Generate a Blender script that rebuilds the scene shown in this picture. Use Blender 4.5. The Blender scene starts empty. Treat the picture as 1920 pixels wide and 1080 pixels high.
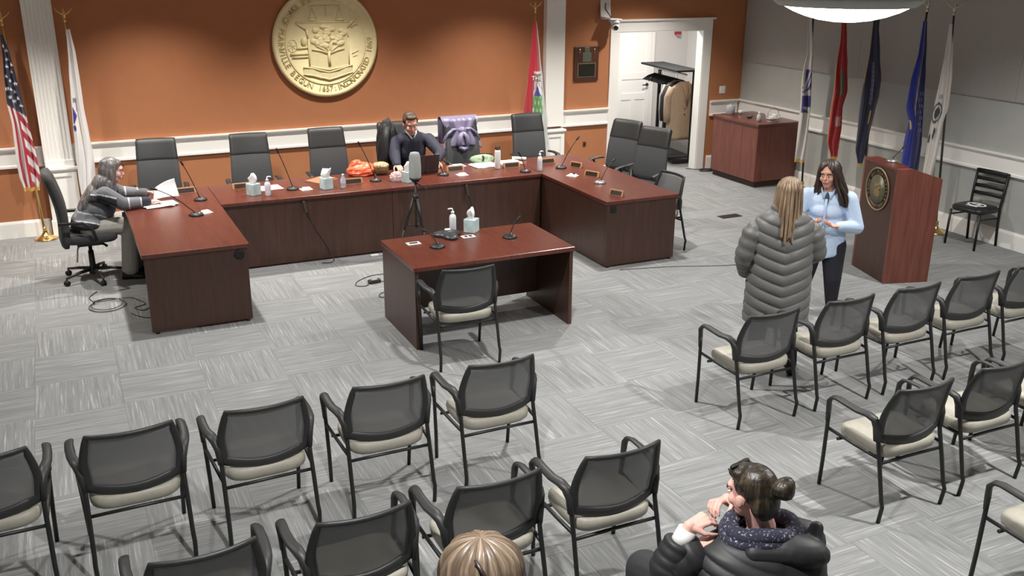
import bpy, bmesh, math, random
from mathutils import Vector, Matrix, Euler
random.seed(7)
SC = bpy.context.scene
COL = SC.collection
PI = math.pi

# ---------------------------------------------------------------- camera
cam_d = bpy.data.cameras.new('camera')
cam = bpy.data.objects.new('camera', cam_d)
COL.objects.link(cam)
cam_d.sensor_fit = 'HORIZONTAL'
cam_d.sensor_width = 36.0
cam_d.lens = 36.0 * 1796.23 / 1920.0
cam_d.clip_start = 0.05
YAW, PITCH, ROLL = 0.4408, 0.3347, 0.0064
_f = Vector((math.sin(YAW)*math.cos(PITCH), math.cos(YAW)*math.cos(PITCH), -math.sin(PITCH)))
_r = Vector((math.cos(YAW), -math.sin(YAW), 0))
_u = _r.cross(_f)
_r2 = _r*math.cos(ROLL) + _u*math.sin(ROLL)
_u2 = -_r*math.sin(ROLL) + _u*math.cos(ROLL)
_m = Matrix((_r2, _u2, -_f)).transposed().to_4x4()
_m.translation = Vector((0, -12.353, 3.199))
cam.matrix_world = _m
SC.camera = cam

# ---------------------------------------------------------------- exposure, world
SC.view_settings.view_transform = 'Standard'
SC.view_settings.look = 'None'
SC.view_settings.exposure = 0.0
SC.view_settings.gamma = 1.0
SC.view_settings.use_curve_mapping = False
W = bpy.data.worlds.new('world')
SC.world = W
W.use_nodes = True
W.node_tree.nodes['Background'].inputs['Color'].default_value = (0.9, 0.95, 1.0, 1)
W.node_tree.nodes['Background'].inputs['Strength'].default_value = 0.012

# ---------------------------------------------------------------- lights: recessed ceiling cans and a lamp in the coat room
CEIL = 3.5
WARM = (1.0, 0.94, 0.86)
NEUT = (1.0, 0.985, 0.955)
def spot(x, y, power, size=100, blend=0.6, col=NEUT, rad=0.06):
    d = bpy.data.lights.new('ceiling_can_light', 'SPOT')
    d.energy = power; d.spot_size = math.radians(size); d.spot_blend = blend
    d.color = col; d.shadow_soft_size = rad
    o = bpy.data.objects.new('ceiling_can_light', d)
    o.location = (x, y, CEIL - 0.02)
    COL.objects.link(o)
    return o
WASH = 470
for x in (-1.1, 1.05, 3.2, 5.35):
    spot(x, -1.3, WASH, 106, 0.9, WARM)
spot(7.75, -1.3, 420, 110, 0.75, WARM)
CANS = [(1.1, -3.6, 430), (5.5, -3.6, 430), (3.2, -6.35, 410), (-1.2, -6.35, 230), (0.95, -9.5, 560), (5.3, -9.4, 620),
        (7.7, -6.35, 330)]
for x, y, p in CANS:
    spot(x, y, p, 132, 0.6, NEUT)
PENDANTS = [(5.52, -6.57), (10.2 - 1.6, -10.6)]
AMB = bpy.data.lights.new('closet_lamp', 'AREA')
AMB.shape = 'DISK'; AMB.size = 0.5; AMB.energy = 78; AMB.color = (1, 0.98, 0.95)
ao = bpy.data.objects.new('closet_lamp', AMB); ao.location = (8.7, 1.0, 2.72); COL.objects.link(ao)

# ---------------------------------------------------------------- colour and material helpers
def lin(c):
    return tuple((v/12.92 if v <= 0.04045 else ((v+0.055)/1.055)**2.4) for v in c)
def rgb(r, g, b):
    return lin((r/255, g/255, b/255))
MATS = {}
def nodes_of(name):
    m = bpy.data.materials.new(name); m.use_nodes = True
    nt = m.node_tree
    return m, nt, nt.nodes['Principled BSDF']
def mat(name, col, rough=0.5, metal=0.0, noise=0.0, scale=30, bump=0.0, spec=0.5, emit=None, alpha=None, stretch=None, coat=0.0):
    if name in MATS: return MATS[name]
    m, nt, b = nodes_of(name)
    c = rgb(*col)
    b.inputs['Base Color'].default_value = (*c, 1)
    b.inputs['Roughness'].default_value = rough
    b.inputs['Metallic'].default_value = metal
    b.inputs['Specular IOR Level'].default_value = spec
    b.inputs['Coat Weight'].default_value = coat
    if noise or bump:
        tc = nt.nodes.new('ShaderNodeTexCoord')
        mp = nt.nodes.new('ShaderNodeMapping')
        if stretch: mp.inputs['Scale'].default_value = stretch
        n = nt.nodes.new('ShaderNodeTexNoise'); n.inputs['Scale'].default_value = scale; n.inputs['Detail'].default_value = 4
        nt.links.new(tc.outputs['Object'], mp.inputs['Vector']); nt.links.new(mp.outputs['Vector'], n.inputs['Vector'])
        if noise:
            r = nt.nodes.new('ShaderNodeValToRGB')
            r.color_ramp.elements[0].position = 0.3; r.color_ramp.elements[1].position = 0.7
            r.color_ramp.elements[0].color = (*[max(0, v*(1-noise)) for v in c], 1)
            r.color_ramp.elements[1].color = (*[min(1, v*(1+noise)) for v in c], 1)
            nt.links.new(n.outputs['Fac'], r.inputs['Fac']); nt.links.new(r.outputs['Color'], b.inputs['Base Color'])
        if bump:
            bp = nt.nodes.new('ShaderNodeBump'); bp.inputs['Strength'].default_value = bump; bp.inputs['Distance'].default_value = 0.01
            nt.links.new(n.outputs['Fac'], bp.inputs['Height']); nt.links.new(bp.outputs['Normal'], b.inputs['Normal'])
    if emit:
        b.inputs['Emission Color'].default_value = (*rgb(*emit[0]), 1); b.inputs['Emission Strength'].default_value = emit[1]
    if alpha is not None:
        b.inputs['Alpha'].default_value = alpha
    MATS[name] = m
    return m
def wood(name, c1, c2, rough=0.35, stretch=(1, 14, 1), scale=3.0, coat=0.25):
    if name in MATS: return MATS[name]
    m, nt, b = nodes_of(name)
    tc = nt.nodes.new('ShaderNodeTexCoord'); mp = nt.nodes.new('ShaderNodeMapping'); mp.inputs['Scale'].default_value = stretch
    n = nt.nodes.new('ShaderNodeTexNoise'); n.inputs['Scale'].default_value = scale; n.inputs['Detail'].default_value = 6; n.inputs['Roughness'].default_value = 0.62
    r = nt.nodes.new('ShaderNodeValToRGB'); r.color_ramp.elements[0].position = 0.3; r.color_ramp.elements[1].position = 0.72
    r.color_ramp.elements[0].color = (*rgb(*c1), 1); r.color_ramp.elements[1].color = (*rgb(*c2), 1)
    L = nt.links.new
    L(tc.outputs['Object'], mp.inputs['Vector']); L(mp.outputs['Vector'], n.inputs['Vector']); L(n.outputs['Fac'], r.inputs['Fac']); L(r.outputs['Color'], b.inputs['Base Color'])
    b.inputs['Roughness'].default_value = rough; b.inputs['Coat Weight'].default_value = coat; b.inputs['Coat Roughness'].default_value = 0.25
    MATS[name] = m
    return m
def printed(name, rough=0.8, sheen=0.0, metal=0.0):
    """flat print: colour read from the mesh attribute 'print'"""
    if name in MATS: return MATS[name]
    m, nt, b = nodes_of(name)
    a = nt.nodes.new('ShaderNodeAttribute'); a.attribute_name = 'print'
    nt.links.new(a.outputs['Color'], b.inputs['Base Color'])
    b.inputs['Roughness'].default_value = rough; b.inputs['Sheen Weight'].default_value = sheen; b.inputs['Metallic'].default_value = metal
    MATS[name] = m
    return m
def carpet_mat():
    m, nt, b = nodes_of('carpet_tile')
    L = nt.links.new
    uv = nt.nodes.new('ShaderNodeUVMap'); uv.uv_map = 'UVMap'
    oi = nt.nodes.new('ShaderNodeObjectInfo')
    mul = nt.nodes.new('ShaderNodeVectorMath'); mul.operation = 'SCALE'; mul.inputs[0].default_value = (31.7, 53.3, 11.0)
    L(oi.outputs['Random'], mul.inputs['Scale'])
    add = nt.nodes.new('ShaderNodeVectorMath'); add.operation = 'ADD'
    L(uv.outputs['UV'], add.inputs[0]); L(mul.outputs['Vector'], add.inputs[1])
    def streak(sx, sy, lo, hi, detail=3):
        mp = nt.nodes.new('ShaderNodeMapping'); mp.inputs['Scale'].default_value = (sx, sy, 1)
        n = nt.nodes.new('ShaderNodeTexNoise'); n.inputs['Scale'].default_value = 1.0; n.inputs['Detail'].default_value = detail
        mr = nt.nodes.new('ShaderNodeMapRange'); mr.inputs['From Min'].default_value = lo; mr.inputs['From Max'].default_value = hi
        L(add.outputs['Vector'], mp.inputs['Vector']); L(mp.outputs['Vector'], n.inputs['Vector']); L(n.outputs['Fac'], mr.inputs['Value'])
        return mr.outputs['Result']
    base = streak(1.6, 46, 0.3, 0.7)
    lite = streak(2.6, 85, 0.58, 0.74, 2)
    fine = streak(14, 170, 0.25, 0.75)
    mx = nt.nodes.new('ShaderNodeMix'); mx.data_type = 'RGBA'
    mx.inputs['A'].default_value = (*rgb(124, 125, 125), 1); mx.inputs['B'].default_value = (*rgb(144, 145, 145), 1)
    L(base, mx.inputs['Factor'])
    mx2 = nt.nodes.new('ShaderNodeMix'); mx2.data_type = 'RGBA'; mx2.inputs['B'].default_value = (*rgb(184, 184, 182), 1)
    sc = nt.nodes.new('ShaderNodeMath'); sc.operation = 'MULTIPLY'; sc.inputs[1].default_value = 0.75
    L(lite, sc.inputs[0]); L(mx.outputs['Result'], mx2.inputs['A']); L(sc.outputs[0], mx2.inputs['Factor'])
    mx3 = nt.nodes.new('ShaderNodeMix'); mx3.data_type = 'RGBA'; mx3.blend_type = 'MULTIPLY'; mx3.inputs['Factor'].default_value = 0.14
    L(mx2.outputs['Result'], mx3.inputs['A']); L(fine, mx3.inputs['B'])
    L(mx3.outputs['Result'], b.inputs['Base Color'])
    b.inputs['Roughness'].default_value = 0.95; b.inputs['Specular IOR Level'].default_value = 0.15
    bp = nt.nodes.new('ShaderNodeBump'); bp.inputs['Strength'].default_value = 0.25; bp.inputs['Distance'].default_value = 0.004
    L(fine, bp.inputs['Height']); L(bp.outputs['Normal'], b.inputs['Normal'])
    return m
def mesh_fabric():
    m, nt, b = nodes_of('chair_mesh_fabric')
    b.inputs['Base Color'].default_value = (*rgb(104, 104, 106), 1); b.inputs['Roughness'].default_value = 0.6
    b.inputs['Alpha'].default_value = 0.74
    tc = nt.nodes.new('ShaderNodeTexCoord'); w = nt.nodes.new('ShaderNodeTexNoise'); w.inputs['Scale'].default_value = 420
    bp = nt.nodes.new('ShaderNodeBump'); bp.inputs['Strength'].default_value = 0.3; bp.inputs['Distance'].default_value = 0.002
    nt.links.new(tc.outputs['Object'], w.inputs['Vector']); nt.links.new(w.outputs['Fac'], bp.inputs['Height']); nt.links.new(bp.outputs['Normal'], b.inputs['Normal'])
    return m
def hair_mat(name, c1, c2, c3, sx=60, rough=0.45, axis='uv'):
    m, nt, b = nodes_of(name); L = nt.links.new
    uv = nt.nodes.new('ShaderNodeUVMap'); uv.uv_map = 'UVMap'
    tc = nt.nodes.new('ShaderNodeTexCoord')
    mp = nt.nodes.new('ShaderNodeMapping'); mp.inputs['Scale'].default_value = (sx, 2.2, 1) if axis == 'uv' else (sx, sx, 3)
    n = nt.nodes.new('ShaderNodeTexNoise'); n.inputs['Scale'].default_value = 1.0; n.inputs['Detail'].default_value = 4; n.inputs['Roughness'].default_value = 0.6
    r = nt.nodes.new('ShaderNodeValToRGB')
    e = r.color_ramp.elements; e[0].position = 0.32; e[0].color = (*rgb(*c1), 1); e[1].position = 0.72; e[1].color = (*rgb(*c3), 1)
    k = e.new(0.5); k.color = (*rgb(*c2), 1)
    L((uv.outputs['UV'] if axis == 'uv' else tc.outputs['Object']), mp.inputs['Vector']); L(mp.outputs['Vector'], n.inputs['Vector']); L(n.outputs['Fac'], r.inputs['Fac']); L(r.outputs['Color'], b.inputs['Base Color'])
    bp = nt.nodes.new('ShaderNodeBump'); bp.inputs['Strength'].default_value = 0.6; bp.inputs['Distance'].default_value = 0.006
    L(n.outputs['Fac'], bp.inputs['Height']); L(bp.outputs['Normal'], b.inputs['Normal'])
    b.inputs['Roughness'].default_value = rough
    return m

# ---------------------------------------------------------------- mesh builder
class MB:
    def __init__(s):
        s.v = []; s.f = []; s.uv = {}; s.sm = []; s.col = {}
    def add(s, vs, fs, smooth=False, M=None):
        b = len(s.v)
        for p in vs:
            p = Vector(p)
            s.v.append(M @ p if M is not None else p)
        for f in fs:
            s.f.append(tuple(b + i for i in f)); s.sm.append(smooth)
        return s
    def box(s, c, d, M=None, rot=None):
        x, y, z = d[0]/2, d[1]/2, d[2]/2
        vs = [Vector((sx*x, sy*y, sz*z)) for sz in (-1, 1) for sy in (-1, 1) for sx in (-1, 1)]
        if rot is not None:
            R = Euler(rot).to_matrix(); vs = [R @ v for v in vs]
        vs = [v + Vector(c) for v in vs]
        return s.add(vs, [(0, 2, 3, 1), (4, 5, 7, 6), (0, 1, 5, 4), (2, 6, 7, 3), (0, 4, 6, 2), (1, 3, 7, 5)], False, M)
    def loft(s, rings, cap=True, smooth=True, M=None, closed=True):
        n = len(rings[0]); vs = [p for r in rings for p in r]; fs = []
        for i in range(len(rings)-1):
            for j in range(n if closed else n-1):
                k = (j+1) % n
                fs.append((i*n+j, i*n+k, (i+1)*n+k, (i+1)*n+j))
        if cap and closed:
            fs.append(tuple(reversed(range(n)))); fs.append(tuple((len(rings)-1)*n + j for j in range(n)))
        return s.add(vs, fs, smooth, M)
    def lathe(s, prof, n=20, c=(0, 0, 0), M=None, smooth=True, cap=True):
        rings = [[Vector((c[0]+r*math.cos(2*PI*j/n), c[1]+r*math.sin(2*PI*j/n), c[2]+z)) for j in range(n)] for r, z in prof]
        return s.loft(rings, cap, smooth, M)
    def tube(s, pts, rad, n=8, up=None, smooth=True, cap=True, M=None, closed=False):
        pts = [Vector(p) for p in pts]; N = len(pts)
        rr = rad if isinstance(rad, (list, tuple)) and not (len(rad) == 2 and N != 2 and not isinstance(rad[0], (list, tuple))) else [rad]*N
        T = []
        for i in range(N):
            if closed: t = pts[(i+1) % N] - pts[i-1]
            else: t = pts[min(i+1, N-1)] - pts[max(i-1, 0)]
            T.append(t.normalized())
        ref = Vector(up) if up else (Vector((0, 0, 1)) if abs(T[0].z) < 0.9 else Vector((1, 0, 0)))
        rings = []
        u = (ref - T[0]*ref.dot(T[0])).normalized()
        for i in range(N):
            if up:
                q = Vector(up); u2 = q - T[i]*q.dot(T[i])
                u = u2.normalized() if u2.length > 1e-4 else u
            else:
                u = (u - T[i]*u.dot(T[i])); u = u.normalized() if u.length > 1e-6 else Vector((1, 0, 0))
            w = T[i].cross(u)
            r = rr[i]; a, b = (r if isinstance(r, (list, tuple)) else (r, r))
            rings.append([pts[i] + w*(a*math.cos(2*PI*j/n)) + u*(b*math.sin(2*PI*j/n)) for j in range(n)])
        if closed: rings.append(rings[0])
        return s.loft(rings, cap and not closed, smooth, M)
    def ell(s, c, r, n=16, m=10, rot=None, M=None):
        R = Euler(rot).to_matrix() if rot is not None else Matrix.Identity(3)
        vs = []; fs = []
        c = Vector(c); r = (r, r, r) if not isinstance(r, (list, tuple)) else r
        vs.append(c + R @ Vector((0, 0, -r[2])))
        for i in range(1, m):
            t = PI*i/m - PI/2
            for j in range(n):
                p = 2*PI*j/n
                vs.append(c + R @ Vector((r[0]*math.cos(t)*math.cos(p), r[1]*math.cos(t)*math.sin(p), r[2]*math.sin(t))))
        vs.append(c + R @ Vector((0, 0, r[2])))
        for j in range(n): fs.append((0, 1+(j+1) % n, 1+j))
        for i in range(m-2):
            for j in range(n):
                a = 1+i*n; fs.append((a+j, a+(j+1) % n, a+n+(j+1) % n, a+n+j))
        a = 1+(m-2)*n
        for j in range(n): fs.append((a+j, a+(j+1) % n, len(vs)-1))
        return s.add(vs, fs, True, M)
    def cap(s, p0, p1, r0, r1, n=12):
        p0 = Vector(p0); p1 = Vector(p1); d = p1-p0; L = d.length
        if L < 1e-6: return s.ell(p0, max(r0, r1))
        q = Vector((0, 0, 1)).rotation_difference(d.normalized()).to_matrix()
        prof = []
        for i in range(1, 5): 
            t = -PI/2 + PI/2*i/5; prof.append((r0*math.cos(t), r0*math.sin(t)))
        prof.append((r0, 0)); prof.append((r1, L))
        for i in range(1, 5):
            t = PI/2*i/5; prof.append((r1*math.cos(t), L + r1*math.sin(t)))
        rings = [[p0 + q @ Vector((r*math.cos(2*PI*j/n), r*math.sin(2*PI*j/n), z)) for j in range(n)] for r, z in prof]
        return s.loft(rings, True, True)
    def prism(s, poly, z0, z1, M=None, smooth=False):
        """poly (x,y) extruded from z0 to z1"""
        return s.loft([[Vector((x, y, z0)) for x, y in poly], [Vector((x, y, z1)) for x, y in poly]], True, smooth, M)
    def sheet(s, fn, nu, nv, smooth=True, uvs=True, M=None, col=None):
        b = len(s.v); fb = len(s.f)
        vs = [fn(i/nu, j/nv) for j in range(nv+1) for i in range(nu+1)]
        fs = []
        for j in range(nv):
            for i in range(nu):
                a = j*(nu+1)+i; fs.append((a, a+1, a+nu+2, a+nu+1))
        s.add(vs, fs, smooth, M)
        if uvs or col:
            for j in range(nv+1):
                for i in range(nu+1):
                    s.uv[b+j*(nu+1)+i] = (i/nu, j/nv)
                    if col: s.col[b+j*(nu+1)+i] = col(i/nu, j/nv)
        return s
    def build(s, name, m=None, parent=None, world=False, bevel=0.0, sub=0, solid=0.0, segs=2):
        me = bpy.data.meshes.new(name)
        off = parent_loc(parent) if (world and parent is not None) else Vector((0, 0, 0))
        me.from_pydata([tuple(v - off) for v in s.v], [], s.f)
        me.polygons.foreach_set('use_smooth', s.sm)
        if s.uv:
            l = me.uv_layers.new(name='UVMap'); lv = [0]*len(me.loops); me.loops.foreach_get('vertex_index', lv)
            for i, vi in enumerate(lv): l.data[i].uv = s.uv.get(vi, (0, 0))
        if s.col:
            a = me.color_attributes.new('print', 'FLOAT_COLOR', 'POINT')
            for i in range(len(s.v)):
                c = s.col.get(i, (0.5, 0.5, 0.5)); a.data[i].color = (c[0], c[1], c[2], 1)
        if m is not None: me.materials.append(m)
        me.update()
        o = bpy.data.objects.new(name, me); COL.objects.link(o)
        if parent is not None: o.parent = parent
        if solid:
            d = o.modifiers.new('solid', 'SOLIDIFY'); d.thickness = solid; d.offset = 0
        if bevel:
            d = o.modifiers.new('bevel', 'BEVEL'); d.width = bevel; d.segments = segs; d.limit_method = 'ANGLE'; d.angle_limit = math.radians(40)
        if sub:
            d = o.modifiers.new('sub', 'SUBSURF'); d.levels = sub; d.render_levels = sub
        return o
def parent_loc(o):
    l = Vector((0, 0, 0))
    while o is not None:
        l = l + Vector(o.location); o = o.parent
    return l
def tag(o, label, cat, group=None):
    o['label'] = label; o['category'] = cat
    if group: o['group'] = group
    return o
def thing(name, label, cat, loc=(0, 0, 0), rz=0.0, group=None):
    o = bpy.data.objects.new(name, None); COL.objects.link(o)
    o.empty_display_size = 0.1
    o.location = loc; o.rotation_euler = (0, 0, rz)
    return tag(o, label, cat, group)
def struct(name, mb, m, parent=None, **k):
    o = mb.build(name, m, parent, **k)
    if parent is None: o['kind'] = 'structure'
    return o
def dup(root, loc, rz, label, group=None):
    r = root.copy(); COL.objects.link(r); r.location = loc; r.rotation_euler = (0, 0, rz); r['label'] = label
    if group: r['group'] = group
    def rec(src, dst):
        for ch in list(src.children):
            c = ch.copy(); COL.objects.link(c); c.parent = dst; rec(ch, c)
    rec(root, r)
    return r
def remesh(mb, name, m, parent, voxel=0.006, smooth=2, world=True):
    """melt overlapping solids into one continuous skin"""
    o = mb.build(name, m, parent, world=world)
    d = o.modifiers.new('r', 'REMESH'); d.mode = 'VOXEL'; d.voxel_size = voxel; d.use_smooth_shade = True
    if smooth:
        d = o.modifiers.new('s', 'SMOOTH'); d.factor = 0.5; d.iterations = smooth
    dg = bpy.context.evaluated_depsgraph_get()
    me = bpy.data.meshes.new_from_object(o.evaluated_get(dg))
    o.modifiers.clear(); old = o.data; o.data = me; bpy.data.meshes.remove(old)
    me.polygons.foreach_set('use_smooth', [True]*len(me.polygons))
    if not me.materials and m is not None: me.materials.append(m)
    return o
def text_obj(s, size, m, parent, M, depth=0.002, name='lettering', align='CENTER', bold=0.0):
    c = bpy.data.curves.new(name, 'FONT'); c.body = s; c.size = size; c.extrude = depth; c.align_x = align; c.align_y = 'CENTER'; c.offset = bold; c.resolution_u = 2
    o = bpy.data.objects.new(name, c); COL.objects.link(o)
    dg = bpy.context.evaluated_depsgraph_get(); dg.update()
    me = bpy.data.meshes.new_from_object(o.evaluated_get(dg))
    COL.objects.unlink(o); bpy.data.objects.remove(o)
    me.transform(M)
    me.materials.clear()
    if m: me.materials.append(m)
    q = bpy.data.objects.new(name, me); COL.objects.link(q)
    if parent is not None: q.parent = parent
    return q
def join_meshes(objs, name, m, parent):
    bm = bmesh.new()
    for o in objs:
        bm.from_mesh(o.data)
    me = bpy.data.meshes.new(name); bm.to_mesh(me); bm.free(); me.materials.append(m)
    for o in objs: bpy.data.objects.remove(o)
    q = bpy.data.objects.new(name, me); COL.objects.link(q); q.parent = parent
    return q

# ---------------------------------------------------------------- materials
M_ORANGE = mat('orange_wall_paint', (177, 117, 80), 0.85, noise=0.03, scale=6)
M_GREYWALL = mat('grey_wall_paint', (176, 178, 174), 0.85, noise=0.03, scale=5)
M_PANEL = mat('acoustic_panel_fabric', (164, 161, 157), 0.95, noise=0.05, scale=60, bump=0.15)
M_TRIM = mat('white_trim_paint', (246, 245, 241), 0.45)
M_CEIL = mat('ceiling_white', (215, 213, 206), 0.9)
M_CLOSET = mat('closet_wall_white', (214, 214, 212), 0.8)
M_CARPET = carpet_mat()
M_BACKING = mat('carpet_backing', (120, 120, 119), 0.95)
M_TOP = wood('cherry_desk_top', (80, 38, 29), (106, 53, 41), 0.3, (14, 1, 1), 3.0, 0.2)
M_SIDE_DIM = wood('cherry_desk_side_dim', (58, 36, 28), (76, 48, 38), 0.42, (12, 12, 1), 2.6, 0.15)  # same cherry as the tops, shade of the dim sides put into the colour
M_SIDE2 = wood('cherry_podium_side', (98, 52, 42), (130, 74, 60), 0.42, (12, 12, 0.8), 2.6, 0.15)
M_BLACKPL = mat('black_plastic', (38, 38, 38), 0.5, noise=0.08, scale=80)
M_FRAME = mat('chair_black_metal', (28, 28, 29), 0.45)
M_CHAIRPL = mat('chair_black_nylon', (40, 40, 41), 0.5, noise=0.05, scale=200)
M_MESH = mesh_fabric()
M_BEIGE = mat('beige_vinyl', (160, 156, 144), 0.5, noise=0.04, scale=40)
M_LEATHER = mat('black_leather', (76, 78, 80), 0.4, noise=0.06, scale=120, bump=0.12)
M_LEATHER2 = mat('black_leather_upper', (44, 45, 46), 0.5, noise=0.06, scale=120, bump=0.12)
M_GREYFAB = mat('charcoal_chair_fabric', (62, 62, 62), 0.9, noise=0.08, scale=150, bump=0.2)
M_CHROME = mat('brushed_steel', (190, 190, 190), 0.25, 1.0)
M_BRASS = mat('polished_brass', (222, 190, 128), 0.22, 1.0)
M_GOLD = mat('gold_paint', (238, 226, 178), 0.45, 0.0, noise=0.03, scale=20)
M_WHITEPL = mat('white_plastic', (232, 232, 230), 0.4)
M_PAPER = mat('white_paper', (240, 240, 238), 0.8)
M_GREYPL = mat('grey_plastic', (150, 151, 150), 0.45, noise=0.03, scale=90)
M_DARK = mat('near_black', (18, 18, 18), 0.6)
M_CABLE = mat('cable_black', (48, 48, 48), 0.6)
M_SKIN = mat('skin', (214, 158, 140), 0.5, noise=0.06, scale=25)
M_SKIN2 = mat('skin_pale', (222, 172, 160), 0.5, noise=0.06, scale=25)
M_LIPS = mat('lips', (170, 92, 88), 0.5)
M_EYE = mat('eye_white', (225, 220, 215), 0.3)
M_IRIS = mat('iris_dark', (40, 30, 26), 0.3)
# ================================================================ structure
X0, X1, Y0 = -3.46, 9.804, -14.2
DX0, DX1, DZ = 7.516, 9.02, 2.148
mb = MB()
mb.box(((X0+DX0)/2, 0.06, CEIL/2), (DX0-X0, 0.12, CEIL)); mb.box(((DX1+X1+0.1)/2, 0.06, CEIL/2), (X1+0.1-DX1, 0.12, CEIL)); mb.box(((DX0+DX1)/2, 0.06, (CEIL+DZ)/2), (DX1-DX0, 0.12, CEIL-DZ))
struct('wall_back', mb, M_ORANGE)
struct('wall_right', MB().box((X1+0.06, Y0/2, CEIL/2), (0.12, -Y0, CEIL)), M_GREYWALL)
struct('wall_left', MB().box((X0-0.06, Y0/2, CEIL/2), (0.12, -Y0, CEIL)), M_GREYWALL)
struct('wall_front', MB().box(((X0+X1)/2, Y0-0.06, CEIL/2), (X1-X0, 0.12, CEIL)), M_GREYWALL)
struct('ceiling', MB().box(((X0+X1)/2, Y0/2, CEIL+0.05), (X1-X0+0.3, -Y0+0.3, 0.1)), M_CEIL)

# acoustic panels on the upper right wall
wr = bpy.data.objects['wall_right']
y = -0.02
while y > Y0+0.1:
    h = min(2.44, y-Y0-0.02)
    MB().box((X1-0.0125, y-h/2, (1.663+CEIL-0.02)/2), (0.025, h-0.003, CEIL-0.02-1.663)).build('acoustic_panel', M_PANEL, wr)
    y -= 2.44

def moulding(name, prof, a, b, axis, m=M_TRIM):
    """profile (out, z) extruded along x or y"""
    mb = MB()
    if axis == 'x': rings = [[Vector((t, -o, z)) for o, z in prof] for t in (a, b)]
    else: rings = [[Vector((X1-o, t, z)) for o, z in prof] for t in (a, b)]
    if axis == 'y': rings.reverse()
    mb.loft(rings, True, False)
    return struct(name, mb, m)
RAILP = [(0, 1.068), (0.05, 1.068), (0.05, 1.05), (0.03, 1.03), (0.018, 1.02), (0.018, 0.865), (0.034, 0.855), (0.034, 0.83), (0, 0.83)]
BASEP = [(0, 0.2), (0.012, 0.2), (0.022, 0.17), (0.022, 0.0), (0, 0.0)]
segs = [(X0, -0.235), (0.077, 6.29), (6.583, 7.375)]
for i, (a, b) in enumerate(segs):
    moulding('trim_%d' % (i+1), RAILP, a+0.001, b-0.001, 'x'); moulding(('baseboard_back', 'baseboard_back_middle', 'baseboard_back_door')[i], BASEP, a-0.03*(i > 0)+0.034, b-0.034*(i < 2), 'x')
moulding('trim_4', RAILP, 9.226, X1-0.051, 'x'); moulding('baseboard_back_corner', BASEP, 9.226, X1-0.023, 'x')
moulding('trim_5', RAILP, Y0, -0.001, 'y'); moulding('baseboard_right', BASEP, Y0, -0.001, 'y')

# pilasters: fluted shaft over a panelled pedestal
def pilaster(name, x0, x1, flutes):
    w = x1-x0; cx = (x0+x1)/2
    mb = MB()
    if flutes:
        prof = [(x0, 0.0), (x0, -0.1)]
        n = flutes; p = (w-0.03)/n
        for i in range(n):
            a = x0+0.015+i*p
            prof += [(a+0.004, -0.1)] + [(a+p/2+(p/2-0.004)*math.cos(PI-k*PI/6), -0.1+0.010*math.sin(k*PI/6)) for k in range(1, 6)] + [(a+p-0.004, -0.1)]
        prof += [(x1, -0.1), (x1, 0.0)]
    else:
        prof = [(x0, 0), (x0, -0.1), (x1, -0.1), (x1, 0)]
    prof.reverse()
    mb.prism(prof, 0.86, CEIL-0.01)
    o = struct(name, mb, M_TRIM)
    if flutes: MB().box((cx, -0.056, 0.855), (w+0.004, 0.112, 0.09)).build('shaft_foot', M_TRIM, o, bevel=0.006)
    b = MB(); b.box((cx, -0.06, 0.4), (w+0.02, 0.12, 0.8))
    pd = b.build('pedestal', M_TRIM, o)
    f = MB()
    for sx in (-1, 1): f.box((cx+sx*(w/2-0.02), -0.126, 0.475), (0.06, 0.012, 0.57))
    f.box((cx, -0.126, 0.735), (w-0.1, 0.012, 0.05)); f.box((cx, -0.126, 0.215), (w-0.1, 0.012, 0.05))
    f.build('panel_frame', M_TRIM, pd, bevel=0.003)
    MB().box((cx, -0.075, 0.805), (w+0.06, 0.15, 0.03)).box((cx, -0.068, 0.78), (w+0.03, 0.135, 0.02)).build('pedestal_cap', M_TRIM, pd, bevel=0.004)
    MB().box((cx, -0.07, 0.095), (w+0.045, 0.14, 0.19)).build('pedestal_base', M_TRIM, pd, bevel=0.004)
    return o
pilaster('trim_6', -0.235, 0.077, 7)
pilaster('trim_7', 6.29, 6.583, 0)

# door casing
c = MB()
c.box(((7.375+DX0)/2, -0.012, DZ/2), (DX0-7.375, 0.024, DZ)); c.box(((DX1+9.225)/2-0.03, -0.012, DZ/2), (9.225-DX1-0.06, 0.024, DZ))
cas = struct('trim_8', c, M_TRIM, bevel=0.004)
MB().box(((7.375+9.165)/2, -0.012, DZ+0.075), (9.165-7.375, 0.026, 0.15)).build('head_casing', M_TRIM, cas, bevel=0.004)
MB().box(((7.375+9.165)/2, -0.025, DZ+0.163), (9.165-7.375+0.07, 0.06, 0.026)).build('head_cap', M_TRIM, cas, bevel=0.004)
MB().box((DX0+0.008, 0.06, DZ/2), (0.016, 0.16, DZ)).build('jamb', M_TRIM, cas); MB().box((DX1-0.008, 0.06, DZ/2), (0.016, 0.16, DZ)).build('jamb', M_TRIM, cas)
MB().box(((DX0+DX1)/2, 0.06, DZ-0.008), (DX1-DX0-0.034, 0.16, 0.016)).build('jamb', M_TRIM, cas)

# coat room behind the doorway
CY = 2.55
struct('wall_closet_back', MB().box((9.0, CY+0.06, 1.4), (4.2, 0.12, 2.8)), M_CLOSET)
struct('wall_closet_left', MB().box((7.25, 1.34, 1.4), (0.12, 2.42, 2.8)), M_CLOSET)
struct('wall_closet_right', MB().box((10.6, 1.34, 1.4), (0.12, 2.42, 2.8)), M_CLOSET)
struct('ceiling_closet', MB().box((8.95, 1.34, 2.85), (3.5, 2.5, 0.1)), M_CEIL)
BX = DX0

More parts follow.
